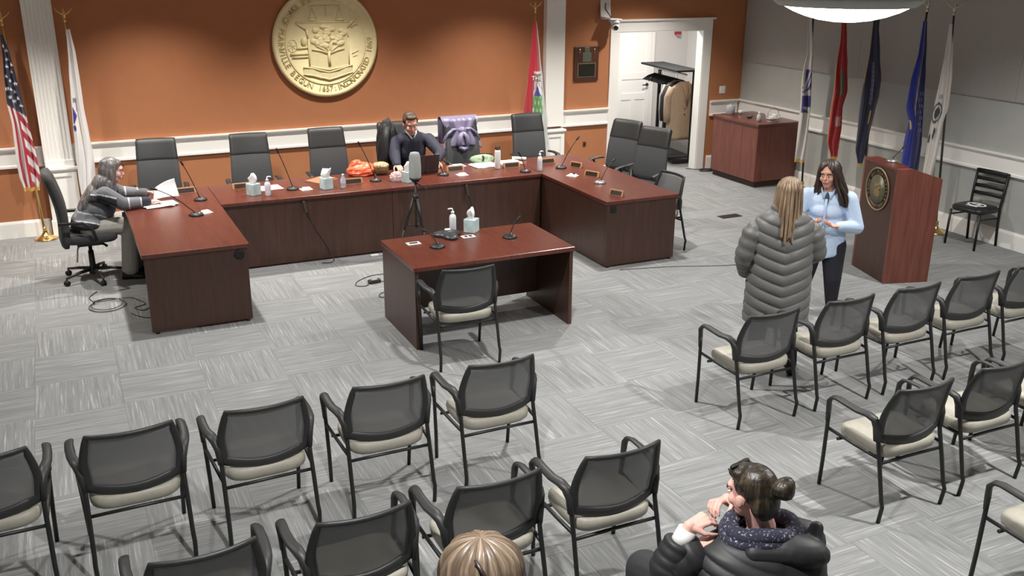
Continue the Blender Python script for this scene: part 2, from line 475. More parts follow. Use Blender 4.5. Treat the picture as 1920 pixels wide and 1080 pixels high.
# door in the coat room's back wall
def panel_door(name, w, h):
    d = MB(); d.box((w/2, 0.0, h/2), (w, 0.03, h))
    o = struct(name, d, M_TRIM)
    f = MB(); st = 0.095
    for x in (st/2, w-st/2): f.box((x, -0.021, h/2), (st, 0.012, h))
    rows = [0, 0.10, 0.72, 0.82, 1.10, 1.20, h-0.1, h]
    for a, b in ((0, 0.2), (0.74, 0.86), (1.10, 1.22), (h-0.12, h)): f.box((w/2, -0.021, (a+b)/2), (w-2*st, 0.012, b-a))
    f.box((w/2, -0.021, 0.47), (0.09, 0.012, 0.54))
    f.build('rail_and_stile', M_TRIM, o, bevel=0.004)
    return o
door = panel_door('door_1', 0.68, 2.06)
door.location = (9.02, CY-0.07, 0.01)
h = MB(); h.tube([(0.62, -0.03, 1.0), (0.62, -0.075, 1.0), (0.60, -0.085, 1.0), (0.50, -0.085, 1.0)], 0.011); h.lathe([(0.028, 0), (0.028, 0.012)], 16, M=Matrix.Translation((0.62, -0.028, 1.0)) @ Matrix.Rotation(PI/2, 4, 'X'))
h.build('door_handle', M_DARK, door)
for z in (0.28, 1.14, 1.88): MB().lathe([(0.011, 0), (0.011, 0.1)], 8, c=(0.0, -0.028, z)).build('hinge', M_DARK, door)
dc = MB()
dc.box((8.965, CY-0.035, 1.04), (0.09, 0.07, 2.08)); dc.box((9.75, CY-0.035, 1.04), (0.09, 0.07, 2.08)); dc.box((9.357, CY-0.035, 2.13), (0.875, 0.07, 0.09))
struct('trim_9', dc, M_TRIM, bevel=0.004)

# floor: backing slab and loose carpet tiles laid quarter-turned
floor = struct('floor', MB().box(((X0+10.6)/2, (Y0+CY)/2, -0.05), (10.6-X0+0.2, CY-Y0, 0.09)), M_BACKING)
S = 0.61; OX, OY = -0.46, -2.794
def tile_mb(w=0.6096, h=0.6096):
    m = MB(); e = 0.001; z0, z1, z2 = -0.006, -0.001, 0.0
    a = w/2; b = h/2
    R = [[(-a, -b, z0), (a, -b, z0), (a, b, z0), (-a, b, z0)], [(-a, -b, z1), (a, -b, z1), (a, b, z1), (-a, b, z1)], [(-a+e, -b+e, z2), (a-e, -b+e, z2), (a-e, b-e, z2), (-a+e, b-e, z2)]]
    m.loft(R, True, False)
    for i, v in enumerate(m.v): m.uv[i] = (v.x+0.3, v.y+0.3)
    return m
cells = []
for c in range(math.floor((X0-OX)/S), math.ceil((10.55-OX)/S)):
    for r in range(math.floor((OY-CY)/S), math.ceil((OY-Y0)/S)):
        x = OX+(c+0.5)*S; yy = OY-(r+0.5)*S
        if yy > 0.1 and x < 7.3: continue
        if x > X1 and yy < 0: continue
        if yy > CY or yy < Y0 or x < X0 or x > 10.55: continue
        d = Vector((x, yy, 0)) - cam.matrix_world.translation
        zc = d.dot(_f)
        vis = False; dist = d.length
        if zc > 0.5:
            u = 960+1796.23*d.dot(_r2)/zc; v = 540-1796.23*d.dot(_u2)/zc
            mg = 1796*0.45/zc
            vis = -mg < u < 1920+mg and -mg < v < 1080+mg
        cells.append((0 if vis else 1, dist, c, r, x, yy))
cells.sort()
proto_me = None; rest = MB()
for i, (nv, dist, c, r, x, yy) in enumerate(cells):
    quarter = (c+r) % 2 == 1
    if i < 298 and nv == 0:
        if proto_me is None:
            o = tile_mb().build('carpet_tile', M_CARPET, floor); proto_me = o.data
        else:
            o = bpy.data.objects.new('carpet_tile', proto_me); COL.objects.link(o); o.parent = floor
        o.location = (x, yy, 0); o.rotation_euler = (0, 0, PI/2 if quarter else 0)
    else:
        b = len(rest.v); t = tile_mb(); R = Matrix.Translation((x, yy, 0)) @ Matrix.Rotation(PI/2 if quarter else 0, 4, 'Z')
        rest.add(t.v, t.f, False, R)
        for k, v in t.uv.items(): rest.uv[b+k] = (v[0]+c*3.1, v[1]+r*5.7)
o = rest.build('carpet_tiles_out_of_view', M_CARPET, floor); o['kind'] = 'stuff'

# floor vent
v = thing('floor_vent', 'small dark metal floor vent let into the grey carpet', 'vent', (7.72, -2.62, 0.0), 0.0)
MB().box((0, 0, 0.003), (0.31, 0.14, 0.004)).build('vent_plate', M_DARK, v)
for k in range(9): MB().box((-0.12+k*0.03, 0, 0.007), (0.008, 0.11, 0.004)).build('louver', mat('vent_bronze', (62, 50, 42), 0.5, 0.4), v)

# wall fittings
sw = thing('light_switch', 'white double light switch on the orange wall by the coat room door', 'switch', (9.446, 0, 1.224))
MB().box((0, -0.004, 0), (0.115, 0.008, 0.115)).build('switch_plate', M_WHITEPL, sw, bevel=0.003)
for sx in (-1, 1): MB().box((sx*0.023, -0.011, 0), (0.032, 0.008, 0.066), rot=(0.08, 0, 0)).build('rocker', M_WHITEPL, sw, bevel=0.002)
out = thing('wall_jack', 'small dark wall jack low on the orange wall left of the doorway', 'outlet', (7.0, 0, 0.55))
MB().box((0, -0.004, 0), (0.05, 0.008, 0.07)).build('jack_plate', mat('brown_plate', (96, 62, 44), 0.5), out, bevel=0.002)
MB().box((0, -0.012, 0), (0.02, 0.01, 0.03), rot=(0, 0.5, 0)).build('plug', M_DARK, out)

fa = thing('fire_alarm', 'red and white fire alarm strobe on the coat room wall', 'alarm', (10.30, CY, 1.875))
MB().box((0, -0.02, 0.03), (0.12, 0.04, 0.1)).build('alarm_body', mat('alarm_red', (176, 40, 44), 0.4), fa, bevel=0.006)
MB().ell((0, -0.045, -0.035), (0.045, 0.03, 0.028)).build('strobe_lens', mat('strobe_grey', (150, 150, 155), 0.2), fa)

# hanging bowl lamps: one real, one added out of view for fill light
def pendant(x, y, label):
    p = thing('pendant_lamp', label, 'lamp', (x, y, 2.845))
    MB().lathe([(0.475, 0.0), (0.50, 0.004), (0.56, 0.05), (0.57, 0.075), (0.53, 0.10), (0.3, 0.16), (0.05, 0.2)], 48).build('dish', mat('pendant_dish_grey', (168, 168, 164), 0.5, 0.1), p)
    MB().lathe([(0.0, -0.115), (0.10, -0.112), (0.2, -0.098), (0.3, -0.072), (0.39, -0.038), (0.455, -0.004)], 40, cap=False).build('glass_bowl', mat('lamp_glass', (255, 252, 245), 0.4, emit=((255, 250, 242), 12.0)), p)
    MB().lathe([(0.012, 0.19), (0.012, CEIL-2.845)], 10).build('stem', M_GREYPL, p)
    for k in range(3):
        a = k*2*PI/3+0.5
        MB().ell((0.5*math.cos(a), 0.5*math.sin(a), 0.035), 0.018, 8, 6).build('retaining_knob', M_CHROME, p)
    return p
pendant(5.52, -6.57, 'white glowing glass bowl lamp in a grey dish hanging from the ceiling')
pendant(7.6, -11.2, 'added unseen glass bowl lamp over the back rows for soft fill light')  # invented lamp, out of view, added to soften and fill the light

# wall plaque, security camera
pl = thing('wall_plaque', 'wooden award plaque with a dark plate and pale strip on the orange wall', 'plaque', (6.985, 0, 1.72))
MB().box((0, -0.012, 0), (0.40, 0.024, 0.49)).build('plaque_board', wood('plaque_wood', (66, 36, 28), (92, 54, 42), 0.4), pl, bevel=0.006)
MB().box((0, -0.027, -0.09), (0.30, 0.006, 0.205)).build('brass_border', mat('plaque_border', (150, 132, 112), 0.35, 0.6), pl)
MB().box((0, -0.032, -0.09), (0.265, 0.006, 0.175)).build('engraved_plate', mat('plaque_plate', (42, 40, 34), 0.35, 0.2), pl)
MB().box((0, -0.027, 0.09), (0.145, 0.008, 0.13)).box((0, -0.027, 0.19), (0.085, 0.008, 0.085)).build('badge', mat('plaque_badge', (104, 108, 96), 0.4, 0.3), pl, bevel=0.004)
for sx in (-1, 1): MB().tube([(sx*0.12, -0.03, 0.15), (sx*0.12, -0.03, 0.215)], 0.007).build('brass_tack', M_BRASS, pl)
pc = thing('security_camera', 'white pan and tilt security camera on an angled bracket above the doorway', 'camera', (7.3, 0, 2.42))
MB().box((-0.05, -0.05, 0.07), (0.17, 0.02, 0.27), rot=(-0.3, 0.12, 0)).build('bracket_plate', M_WHITEPL, pc, bevel=0.008)
MB().box((0.0, -0.14, -0.075), (0.20, 0.28, 0.02), rot=(0, 0.04, 0)).build('bracket_shelf', M_WHITEPL, pc, bevel=0.006)
MB().tube([(-0.06, -0.066, 0.14), (-0.065, -0.075, 0.06), (-0.02, -0.085, 0.0), (0.02, -0.1, -0.06)], 0.006).build('lead', M_CABLE, pc)
MB().lathe([(0.062, -0.13), (0.075, -0.125), (0.075, -0.09), (0.06, -0.085)], 24, c=(0.03, -0.2, 0)).build('turntable', M_WHITEPL, pc)
hd = MB().ell((0.03, -0.205, -0.175), (0.06, 0.06, 0.062), 20, 14).build('camera_head', M_WHITEPL, pc)
MB().lathe([(0.03, 0), (0.03, 0.03), (0.024, 0.032)], 20, M=Matrix.Translation((0.01, -0.25, -0.185)) @ Matrix.Rotation(PI/2+0.35, 4, 'X') @ Matrix.Rotation(-0.1, 4, 'Y')).build('lens', M_DARK, hd)

# ================================================================ town seal on the wall
SX, SZ, SR = 3.175, 2.13, 0.675
seal = thing('town_seal', 'large round gold town seal in relief on the orange wall', 'seal', (SX, -0.02, SZ))
RX = Matrix.Rotation(PI/2, 4, 'X')          # lathe axis z -> -y
def disc(prof, n=72): return MB().lathe(prof, n, M=RX)
disc([(0.665, 0.0), (SR, 0.004), (SR, 0.03), (0.655, 0.046), (0.64, 0.046), (0.628, 0.034), (0.0, 0.032)]).build('seal_disc', M_GOLD, seal)
rg = MB()
for rad, t in ((0.512, 0.012), (0.498, 0.006)):
    rg.tube([(rad*math.cos(2*PI*k/72), -0.034, rad*math.sin(2*PI*k/72)) for k in range(72)], t, 8, closed=True)
rg.tube([(0.636*math.cos(2*PI*k/90), -0.036, 0.636*math.sin(2*PI*k/90)) for k in range(90)], 0.008, 8, closed=True)
rg.build('seal_ring', M_GOLD, seal)
def arc_text(s, a0, a1, r, size, m, parent, name, depth=0.008, flip=False, base=Matrix.Identity(4), off=-0.036, bold=0.0):
    obs = []; n = len(s)
    for i, ch in enumerate(s):
        if ch == ' ': continue
        a = math.radians(a0+(a1-a0)*(i/(max(1, n-1))))
        tilt = (a+PI/2) if not flip else (a-PI/2)
        M = base @ Matrix.Translation((r*math.cos(a), off, r*math.sin(a))) @ Matrix.Rotation(-tilt, 4, 'Y') @ Matrix.Rotation(PI/2, 4, 'X')
        obs.append(text_obj(ch, size, m, None, M, depth, bold=bold))
    o = join_meshes(obs, name, m, parent); o['kind'] = 'stuff'; return o
M_GOLD_T = mat('gold_letter', (206, 190, 138), 0.45, 0.0)
arc_text('PLAINVILLE', 163, 208, 0.57, 0.098, M_GOLD_T, seal, 'seal_lettering')
arc_text('BEGUN', 219, 246, 0.57, 0.098, M_GOLD_T, seal, 'seal_lettering')
arc_text('1657:', 259, 279, 0.57, 0.098, M_GOLD_T, seal, 'seal_lettering')
arc_text('INCORPORATED', 284, 337, 0.57, 0.098, M_GOLD_T, seal, 'seal_lettering')
arc_text('1869', 349, 364, 0.57, 0.098, M_GOLD_T, seal, 'seal_lettering')
arc_text('THE TOWN OF', 110, 154, 0.57, 0.098, M_GOLD_T, seal, 'seal_lettering')
sh = MB()
def poly_relief(mb, poly, d0, d1): mb.prism(poly, -d1, -d0, M=Matrix(((1, 0, 0, 0), (0, 0, 1, 0), (0, 1, 0, 0), (0, 0, 0, 1))))
shield = [(-0.37, 0.255), (0.335, 0.255), (0.275, 0.17), (0.29, 0.06), (0.285, -0.28), (0.02, -0.335), (-0.225, -0.28), (-0.225, 0.06), (-0.245, 0.17)]
def outline(mb, pts, rad, dep, closed=True): mb.tube([(x, -dep, z) for x, z in pts], rad, 8, closed=closed)
sh.loft([[Vector((x, -0.03, z)) for x, z in shield], [Vector((x, -0.044, z)) for x, z in shield]], True, False)
for i in range(len(shield)):
    a, b = shield[i], shield[(i+1) % len(shield)]; sh.tube([(a[0], -0.044, a[1]), (b[0], -0.044, b[1])], 0.011, 6)
sh.build('seal_shield', M_GOLD, seal)
tr = MB(); rnd = random.Random(3)
tr.tube([(0.03, -0.048, -0.27), (0.025, -0.052, -0.17), (0.03, -0.052, -0.1)], [0.022, 0.018, 0.02])
for ex, ez in ((-0.1, -0.02), (-0.03, 0.02), (0.06, 0.03), (0.13, -0.01), (0.17, -0.06), (-0.14, -0.06)):
    ex *= 1.35; ez *= 1.2
    tr.tube([(0.03, -0.052, -0.13), ((0.03+ex)/2, -0.055, (-0.13+ez)/2+0.01), (ex, -0.055, ez)], [0.014, 0.011, 0.008], 6)
tr.build('seal_tree_trunk', M_GOLD, seal)
for k in range(34):
    a = rnd.uniform(0, 2*PI); q = math.sqrt(rnd.uniform(0.02, 1))
    MB().ell((0.03+0.225*q*math.cos(a), -0.05, 0.09+0.13*q*math.sin(a)), (rnd.uniform(0.035, 0.055), 0.022, rnd.uniform(0.024, 0.036)), 12, 8).build('seal_tree_leaf', M_GOLD, seal)
rb = MB()
top = [(-0.31, -0.30), (-0.2, -0.315), (-0.1, -0.345), (0.02, -0.375), (0.14, -0.345), (0.24, -0.315), (0.33, -0.295)]
rb.loft([[Vector((x, -0.04-0.012*(i % 2), z)) for x, z in ((p[0], p[1]+0.01), (p[0], p[1]-0.075))] + [Vector((p[0], -0.03, p[1]-0.075)), Vector((p[0], -0.03, p[1]+0.01))] for i, p in enumerate(top)], True, False)
outline(rb, [(x, z+0.012) for x, z in top], 0.009, 0.05, False); outline(rb, [(x, z-0.078) for x, z in top], 0.008, 0.05, False)
rb.build('seal_ribbon', M_GOLD, seal)
sc_ = MB()
outline(sc_, [(-0.2, 0.44), (0.2, 0.445)], 0.011, 0.04, False); outline(sc_, [(0.02, 0.47), (0.02, 0.33)], 0.008, 0.04, False)
for x in (-0.155, 0.19):
    outline(sc_, [(x-0.05, 0.295), (x, 0.43)], 0.004, 0.038, False); outline(sc_, [(x+0.05, 0.295), (x, 0.43)], 0.004, 0.038, False)
    sc_.ell((x, -0.04, 0.285), (0.06, 0.02, 0.018), 12, 8)
sc_.build('seal_scales', M_GOLD, seal)
an = MB()
an.ell((-0.28, -0.045, 0.03), (0.04, 0.03, 0.055), 14, 10); outline(an, [(-0.38, -0.055), (-0.24, -0.045)], 0.014, 0.042, False)
outline(an, [(-0.46, -0.125), (-0.24, -0.12)], 0.016, 0.042, False); outline(an, [(-0.44, -0.165), (-0.24, -0.16)], 0.012, 0.042, False)
an.tube([(-0.43+0.06*math.cos(2*PI*k/24), -0.036, -0.02+0.075*math.sin(2*PI*k/24)) for k in range(24)], 0.007, 6, closed=True)
for k in range(4):
    a = k*PI/4; outline(an, [(-0.43-0.06*math.cos(a), -0.02-0.075*math.sin(a)), (-0.43+0.06*math.cos(a), -0.02+0.075*math.sin(a))], 0.004, 0.036, False)
an.build('seal_gear_and_anvil', M_GOLD, seal)
pw = MB()
outline(pw, [(0.29, 0.2), (0.38, 0.29)], 0.016, 0.045, False); outline(pw, [(0.33, 0.19), (0.44, 0.30)], 0.012, 0.045, False); outline(pw, [(0.36, 0.22), (0.42, 0.23)], 0.01, 0.045, False)
outline(pw, [(0.33, -0.14), (0.42, -0.10)], 0.008, 0.036, False); outline(pw, [(0.34, -0.18), (0.4, -0.16)], 0.006, 0.036, False)
pw.build('seal_tools', M_GOLD, seal)
# ================================================================ desks
def slab(x0, x1, y0, y1, z0, z1): return MB().box(((x0+x1)/2, (y0+y1)/2, (z0+z1)/2), (x1-x0, y1-y0, z1-z0))
def part(name, mb, m, p, **k): return mb.build(name, m, p, world=True, **k)
TZ = 0.742
dl = thing('council_desk', 'left wing of the cherry wood council desk with the papers on it', 'desk', (0.924, -2.66, 0))
part('desk_top', slab(0.467, 1.381, -3.895, -1.44, 0.702, TZ), M_TOP, dl, bevel=0.006)
part('end_panel', slab(0.485, 1.362, -3.878, -3.85, 0.02, 0.70), M_SIDE_DIM, dl, bevel=0.002)
part('front_panel', slab(1.335, 1.362, -3.848, -1.47, 0.02, 0.70), M_SIDE_DIM, dl, bevel=0.002)
part('end_panel', slab(0.485, 1.333, -1.47, -1.445, 0.02, 0.70), M_SIDE_DIM, dl)
part('grommet', MB().lathe([(0.045, -0.004), (0.045, 0.006), (0.03, 0.008)], 20, M=Matrix.Translation((1.29, -3.88, 0.645)) @ Matrix.Rotation(PI/2, 4, 'X')), M_DARK, dl)
for x in (0.53, 1.32): part('glide', MB().lathe([(0.018, 0), (0.018, 0.02)], 10, c=(x, -3.862, 0)), M_DARK, dl)
df = thing('council_desk', 'long centre run of the cherry wood council desk below the seal', 'desk', (3.24, -1.9, 0))
part('desk_top', slab(1.384, 3.239, -2.351, -1.44, 0.702, TZ), M_TOP, df, bevel=0.006)
part('desk_top', slab(3.241, 5.097, -2.351, -1.44, 0.702, TZ), M_TOP, df, bevel=0.006)
part('front_panel', slab(1.386, 3.238, -2.333, -2.306, 0.02, 0.70), M_SIDE_DIM, df, bevel=0.002)
part('front_panel', slab(3.242, 5.095, -2.333, -2.306, 0.02, 0.70), M_SIDE_DIM, df, bevel=0.002)
for x in (1.4, 3.24, 5.08): part('end_panel', slab(x-0.014, x+0.014, -2.304, -1.5, 0.0, 0.70), M_SIDE_DIM, df)
dr = thing('council_desk', 'right wing of the cherry wood council desk with small name plates', 'desk', (5.556, -2.66, 0))
part('desk_top', slab(5.1, 6.013, -3.873, -1.44, 0.702, TZ), M_TOP, dr, bevel=0.006)
part('end_panel', slab(5.118, 5.995, -3.856, -3.828, 0.02, 0.70), M_SIDE_DIM, dr, bevel=0.002)
part('front_panel', slab(5.118, 5.145, -3.826, -1.47, 0.02, 0.70), M_SIDE_DIM, dr, bevel=0.002)
part('end_panel', slab(5.147, 5.995, -1.47, -1.445, 0.02, 0.70), M_SIDE_DIM, dr)
part('grommet', MB().box((5.195, -3.859, 0.645), (0.075, 0.008, 0.075)), M_DARK, dr, bevel=0.004)
for x in (5.16, 5.95): part('glide', MB().lathe([(0.018, 0), (0.018, 0.02)], 10, c=(x, -3.84, 0)), M_DARK, dr)
dt = thing('witness_table', 'cherry wood table standing alone in the middle of the carpet', 'table', (3.245, -4.73, 0))
part('table_top', slab(2.483, 4.007, -5.18, -4.274, 0.70, TZ), M_TOP, dt, bevel=0.007)
part('side_panel', slab(2.495, 2.53, -5.165, -4.29, 0.0, 0.698), M_SIDE_DIM, dt, bevel=0.003)
part('side_panel', slab(3.96, 3.995, -5.165, -4.29, 0.0, 0.698), M_SIDE_DIM, dt, bevel=0.003)
part('modesty_panel', slab(2.532, 3.958, -4.52, -4.495, 0.12, 0.698), M_SIDE_DIM, dt, bevel=0.003)
for x, y in ((2.72, -4.506), (3.256, -4.499)):
    g = part('power_grommet', MB().box((x, y, TZ+0.003), (0.125, 0.08, 0.006)), M_WHITEPL, dt, bevel=0.002)
    part('grommet_socket', MB().box((x, y, TZ+0.007), (0.075, 0.035, 0.003)) if x < 3 else MB().box((x-0.022, y, TZ+0.007), (0.03, 0.04, 0.003)).box((x+0.022, y, TZ+0.007), (0.03, 0.04, 0.003)), M_DARK, g)

# podium
po = thing('podium', 'tall cherry wood podium with a round black and gold seal', 'podium', (7.815, -5.24, 0), math.radians(-105.7))
prof = [(-0.25, 0), (0.25, 0), (0.25, 1.09), (-0.10, 1.205), (-0.25, 1.205)]
YZX = Matrix(((0, 0, 1, 0), (1, 0, 0, 0), (0, 1, 0, 0), (0, 0, 0, 1)))
MB().prism([(-0.248, 0.0), (-0.22, 0.0), (-0.22, 1.17), (-0.248, 1.17)], -0.30, 0.30, M=YZX).build('front_panel', M_SIDE_DIM, po, bevel=0.002)
for sx in (-1, 1): MB().prism(prof, sx*0.316-0.016, sx*0.316+0.016, M=YZX).build('side_panel', M_SIDE2, po, bevel=0.003)
MB().prism([(-0.25, 1.172), (-0.10, 1.172), (-0.10, 1.2), (-0.25, 1.2)], -0.298, 0.298, M=YZX).build('top_ledge', M_TOP, po, bevel=0.003)
MB().prism([(-0.098, 1.17), (0.25, 1.05), (0.25, 1.03), (-0.098, 1.15)], -0.298, 0.298, M=YZX).build('reading_slope', M_TOP, po, bevel=0.002)
MB().box((0, 0.05, 0.6), (0.595, 0.32, 0.02)).build('inner_shelf', M_SIDE_DIM, po)
MB().box((0, 0, 0.03), (0.59, 0.46, 0.06)).build('base_panel', M_SIDE_DIM, po)
sl = MB().lathe([(0.225, 0), (0.225, 0.006), (0.21, 0.009), (0.208, 0.006), (0, 0.006)], 48, M=Matrix.Translation((0.0, -0.248, 0.93)) @ RX).build('podium_seal', mat('seal_black', (38, 32, 26), 0.4, 0.2), po)
fr = MB(); fr.tube([(0.217*math.cos(2*PI*k/56), -0.256, 0.93+0.217*math.sin(2*PI*k/56)) for k in range(56)], 0.009, 8, closed=True); fr.build('gold_rim', mat('seal_gold_rim', (168, 142, 112), 0.4, 0.5), sl)
MB().lathe([(0.15, 0), (0.15, 0.004), (0, 0.004)], 40, M=Matrix.Translation((0, -0.2545, 0.93)) @ RX).build('seal_centre', mat('seal_bronze', (104, 102, 82), 0.45, 0.3, noise=0.25, scale=18), sl)
M_GT = mat('seal_gold_text', (150, 128, 88), 0.4, 0.4)
arc_text('TOWN OF PLAINVILLE', 205, -25, 0.175, 0.04, M_GT, sl, 'seal_lettering', 0.002, True, Matrix.Translation((0, 0, 0.93)), -0.256, 0.001)
arc_text('CONNECTICUT', 225, 315, 0.178, 0.04, M_GT, sl, 'seal_lettering', 0.002, False, Matrix.Translation((0, 0, 0.93)), -0.256, 0.001)
sm = MB(); poly_relief(sm, [(x*0.2, z*0.22) for x, z in shield], 0, 0.004); 
for k in range(7): sm.ell((rnd.uniform(-0.05, 0.06), -0.006, rnd.uniform(0.0, 0.06)), (0.016, 0.006, 0.011), 8, 6)
o = sm.build('seal_shield', M_GT, sl); o.location = (0, -0.2585, 0.93)
pm = thing('podium_microphone', 'gooseneck microphone on a silver base on top of the podium', 'microphone', (7.735, -5.16, 1.2), math.radians(-105.7))
MB().lathe([(0.06, 0.001), (0.062, 0.012), (0.045, 0.026), (0.015, 0.032)], 24).build('mic_base', mat('mic_silver', (180, 180, 184), 0.3, 0.8), pm)
MB().tube([(0, 0, 0.03), (0.0, 0.02, 0.06), (-0.02, 0.07, 0.09), (-0.05, 0.13, 0.13)], [0.006, 0.005, 0.005, 0.005], 8).build('gooseneck', M_DARK, pm)
MB().cap((-0.05, 0.13, 0.13), (-0.065, 0.16, 0.155), 0.009, 0.009).build('mic_capsule', M_DARK, pm)

# credenza in the corner
cr = thing('corner_cabinet', 'low cherry wood cabinet in the corner beside the doorway', 'cabinet', (9.385, -0.935, 0))
part('cabinet_body', slab(9.02, 9.765, -1.46, -0.41, 0.09, 0.885), M_SIDE2, cr, bevel=0.003)
part('toe_kick', slab(9.06, 9.75, -1.42, -0.43, 0.0, 0.09), mat('toe_kick_dark', (56, 38, 34), 0.6), cr)
part('cabinet_top', slab(9.0, 9.768, -1.48, -0.39, 0.887, 0.928), M_TOP, cr, bevel=0.008)

# ================================================================ mesh-back guest chair
def guest_chair(label, loc, rz, group):
    t = thing('guest_chair', label, 'chair', loc, rz, group)
    for s in (-1, 1):
        rear = MB().tube([(s*0.255, -0.235, 0.0), (s*0.256, -0.25, 0.115), (s*0.254, -0.235, 0.15), (s*0.252, -0.19, 0.33), (s*0.25, -0.155, 0.46), (s*0.25, -0.125, 0.60)], [0.0125]*3+[0.013]*3, 8)
        rear.build('leg', M_FRAME, t)
        fl = MB().tube([(s*0.262, 0.262, 0.0), (s*0.268, 0.25, 0.2), (s*0.278, 0.238, 0.42), (s*0.287, 0.228, 0.55)], 0.0125, 8)
        fl.build('leg', M_FRAME, t)
        arm = MB().tube([(s*0.252, -0.138, 0.50), (s*0.258, -0.132, 0.585), (s*0.268, -0.112, 0.635), (s*0.280, -0.07, 0.652), (s*0.292, 0.0, 0.648), (s*0.297, 0.08, 0.655), (s*0.295, 0.16, 0.657), (s*0.292, 0.205, 0.645), (s*0.292, 0.232, 0.612), (s*0.287, 0.234, 0.55), (s*0.284, 0.235, 0.47)],
                        [(0.026, 0.016), (0.03, 0.02), (0.022, 0.026), (0.014, 0.028), (0.012, 0.026), (0.011, 0.025), (0.011, 0.025), (0.012, 0.024), (0.015, 0.02), (0.017, 0.017), (0.014, 0.014)], 10, up=None)
        arm.build('armrest', M_CHAIRPL, t)
        MB().tube([(s*0.252, -0.165, 0.40), (s*0.262, 0.0, 0.405), (s*0.276, 0.236, 0.42)], 0.011, 8).build('side_rail', M_FRAME, t)
    MB().tube([(-0.25, -0.175, 0.365), (0, -0.165, 0.36), (0.25, -0.175, 0.365)], 0.010, 8).build('cross_rail', M_FRAME, t)
    MB().tube([(-0.27, 0.15, 0.38), (0, 0.15, 0.365), (0.27, 0.15, 0.38)], 0.010, 8).build('cross_rail', M_FRAME, t)
    # cushioned seat
    def se(a, b, n=28):
        p = []
        for j in range(n):
            q = 2*PI*j/n; c, s_ = math.cos(q), math.sin(q); e = 0.45
            p.append((a*abs(c)**e*(1 if c >= 0 else -1), b*abs(s_)**e*(1 if s_ >= 0 else -1)))
        return p
    seat = MB(); rings = []
    for z, k in ((0.382, 0.82), (0.386, 0.92), (0.400, 0.98), (0.43, 1.0), (0.455, 0.985), (0.470, 0.93), (0.477, 0.75), (0.479, 0.3)):
        rings.append([Vector((x, y+0.018, z - 0.02*max(0, (y-0.14))/0.07 - (0.012*(1-(x/0.24)**2)*(1 if z > 0.46 else 0)))) for x, y in se(0.238*k, 0.212*k)])
    seat.loft(rings, True, True); seat.build('seat', M_BEIGE, t)
    MB().prism([(x, y+0.022) for x, y in se(0.20, 0.175)], 0.372, 0.384).build('seat_pan', M_DARK, t)
    # back: frame + mesh, curved in plan
    def bp(a, h):
        """a -1..1 across, h 0..1 up"""
        w = 0.243+0.012*math.sin(h*PI*0.9)-0.030*max(0, h-0.45)/0.55
        z = 0.50+0.35*h - (0.040*(1-a*a))*(1-h)**1.5 - 0.010*(1-a*a)*h*0
        y = -0.128-0.045*(1-a*a)-0.082*h**1.9
        return Vector((a*w, y, z))
    path = []
    N = 8
    for i in range(N): path.append(bp(-1+2*i/N, 0))
    for i in range(N): path.append(bp(1, i/N))
    for i in range(N): path.append(bp(1-2*i/N, 1))
    for i in range(N): path.append(bp(-1, 1-i/N))
    rad = []
    for i in range(4*N):
        if i <= N: rad.append((0.033, 0.016))
        elif i < 2*N: rad.append((0.030-0.012*abs((i-N)/N), 0.015))
        elif i <= 3*N: rad.append((0.014, 0.012))
        else: rad.append((0.018+0.012*abs((i-3*N)/N), 0.015))
    f = MB(); n = 10; rings = []
    ctr = Vector((0, -0.18, 0.66))
    for i in range(4*N):
        p = path[i]; tdir = (path[(i+1) % (4*N)]-path[i-1]).normalized()
        nrm = Vector((0, 1, 0.18)).normalized(); w = tdir.cross(nrm).normalized(); nn = w.cross(tdir).normalized()
        a, b = rad[i]
        inward = (ctr-p); inward = inward - tdir*inward.dot(tdir); inward.normalize()
        base = p + inward*(a*0.6)
        rings.append([base + w*(a*math.cos(2*PI*j/n)) + nn*(b*math.sin(2*PI*j/n)) for j in range(n)])
    rings.append(rings[0]); f.loft(rings, False, True); f.build('back_frame', M_CHAIRPL, t)
    mesh = MB().sheet(lambda u, v_: bp(-0.93+1.86*u, 0.06+0.90*v_), 12, 10)
    mesh.build('back_mesh', M_MESH, t, solid=0.004)
    return t
GC = guest_chair('mesh back chair cut by the left edge, far end of the first left row', (-0.60, -7.24, 0), 0.02, None)
def gc(label, x, y, rz=0.0): return dup(GC, (x, y, 0), rz, label)
gc('mesh back chair with beige seat, second from the left end of the first left row', 0.10, -7.24, 0.02)
gc('mesh back chair with beige seat, middle one of the five in the first left row', 0.80, -7.24, 0.03)
gc('mesh back chair with beige seat, second from the aisle end of the first left row', 1.525, -7.24, 0.0)
gc('mesh back chair with beige seat at the aisle end of the first left row', 2.25, -7.23, 0.0)
gc('mesh back chair cut off at the bottom, left end of the second left row', 0.29, -8.52, 0.03)
gc('mesh back chair in the second left row, left of the blond head', 0.985, -8.52, 0.02)
gc('mesh back chair directly in front of the blond head', 1.66, -8.50, 0.0)
gc('mesh back chair at the aisle end of the second left row', 2.345, -8.50, 0.0)
gc('mesh back chair at the aisle end of the first right row, behind the grey coat', 4.345, -7.25, 0.0)
gc('mesh back chair, second from the aisle in the first right row', 5.05, -7.25, 0.0)
gc('mesh back chair, third from the aisle in the first right row', 5.725, -7.25, 0.0)
gc('mesh back chair, fourth from the aisle in the first right row', 6.385, -7.24, 0.0)
gc('mesh back chair, fifth from the aisle in the first right row, at the right edge', 7.045, -7.24, 0.0)
gc('mesh back chair at the aisle end of the second right row', 4.36, -8.57, 0.0)
gc('mesh back chair, second from the aisle in the second right row', 5.055, -8.55, 0.0)
gc('mesh back chair cut by the right edge in the second right row', 5.74, -8.55, 0.0)
gc('mesh back chair at the lower right corner showing one arm and seat', 4.40, -9.70, 0.0)
gc('mesh back chair pushed up to the lone table in the middle', 2.785, -5.45, -0.05)
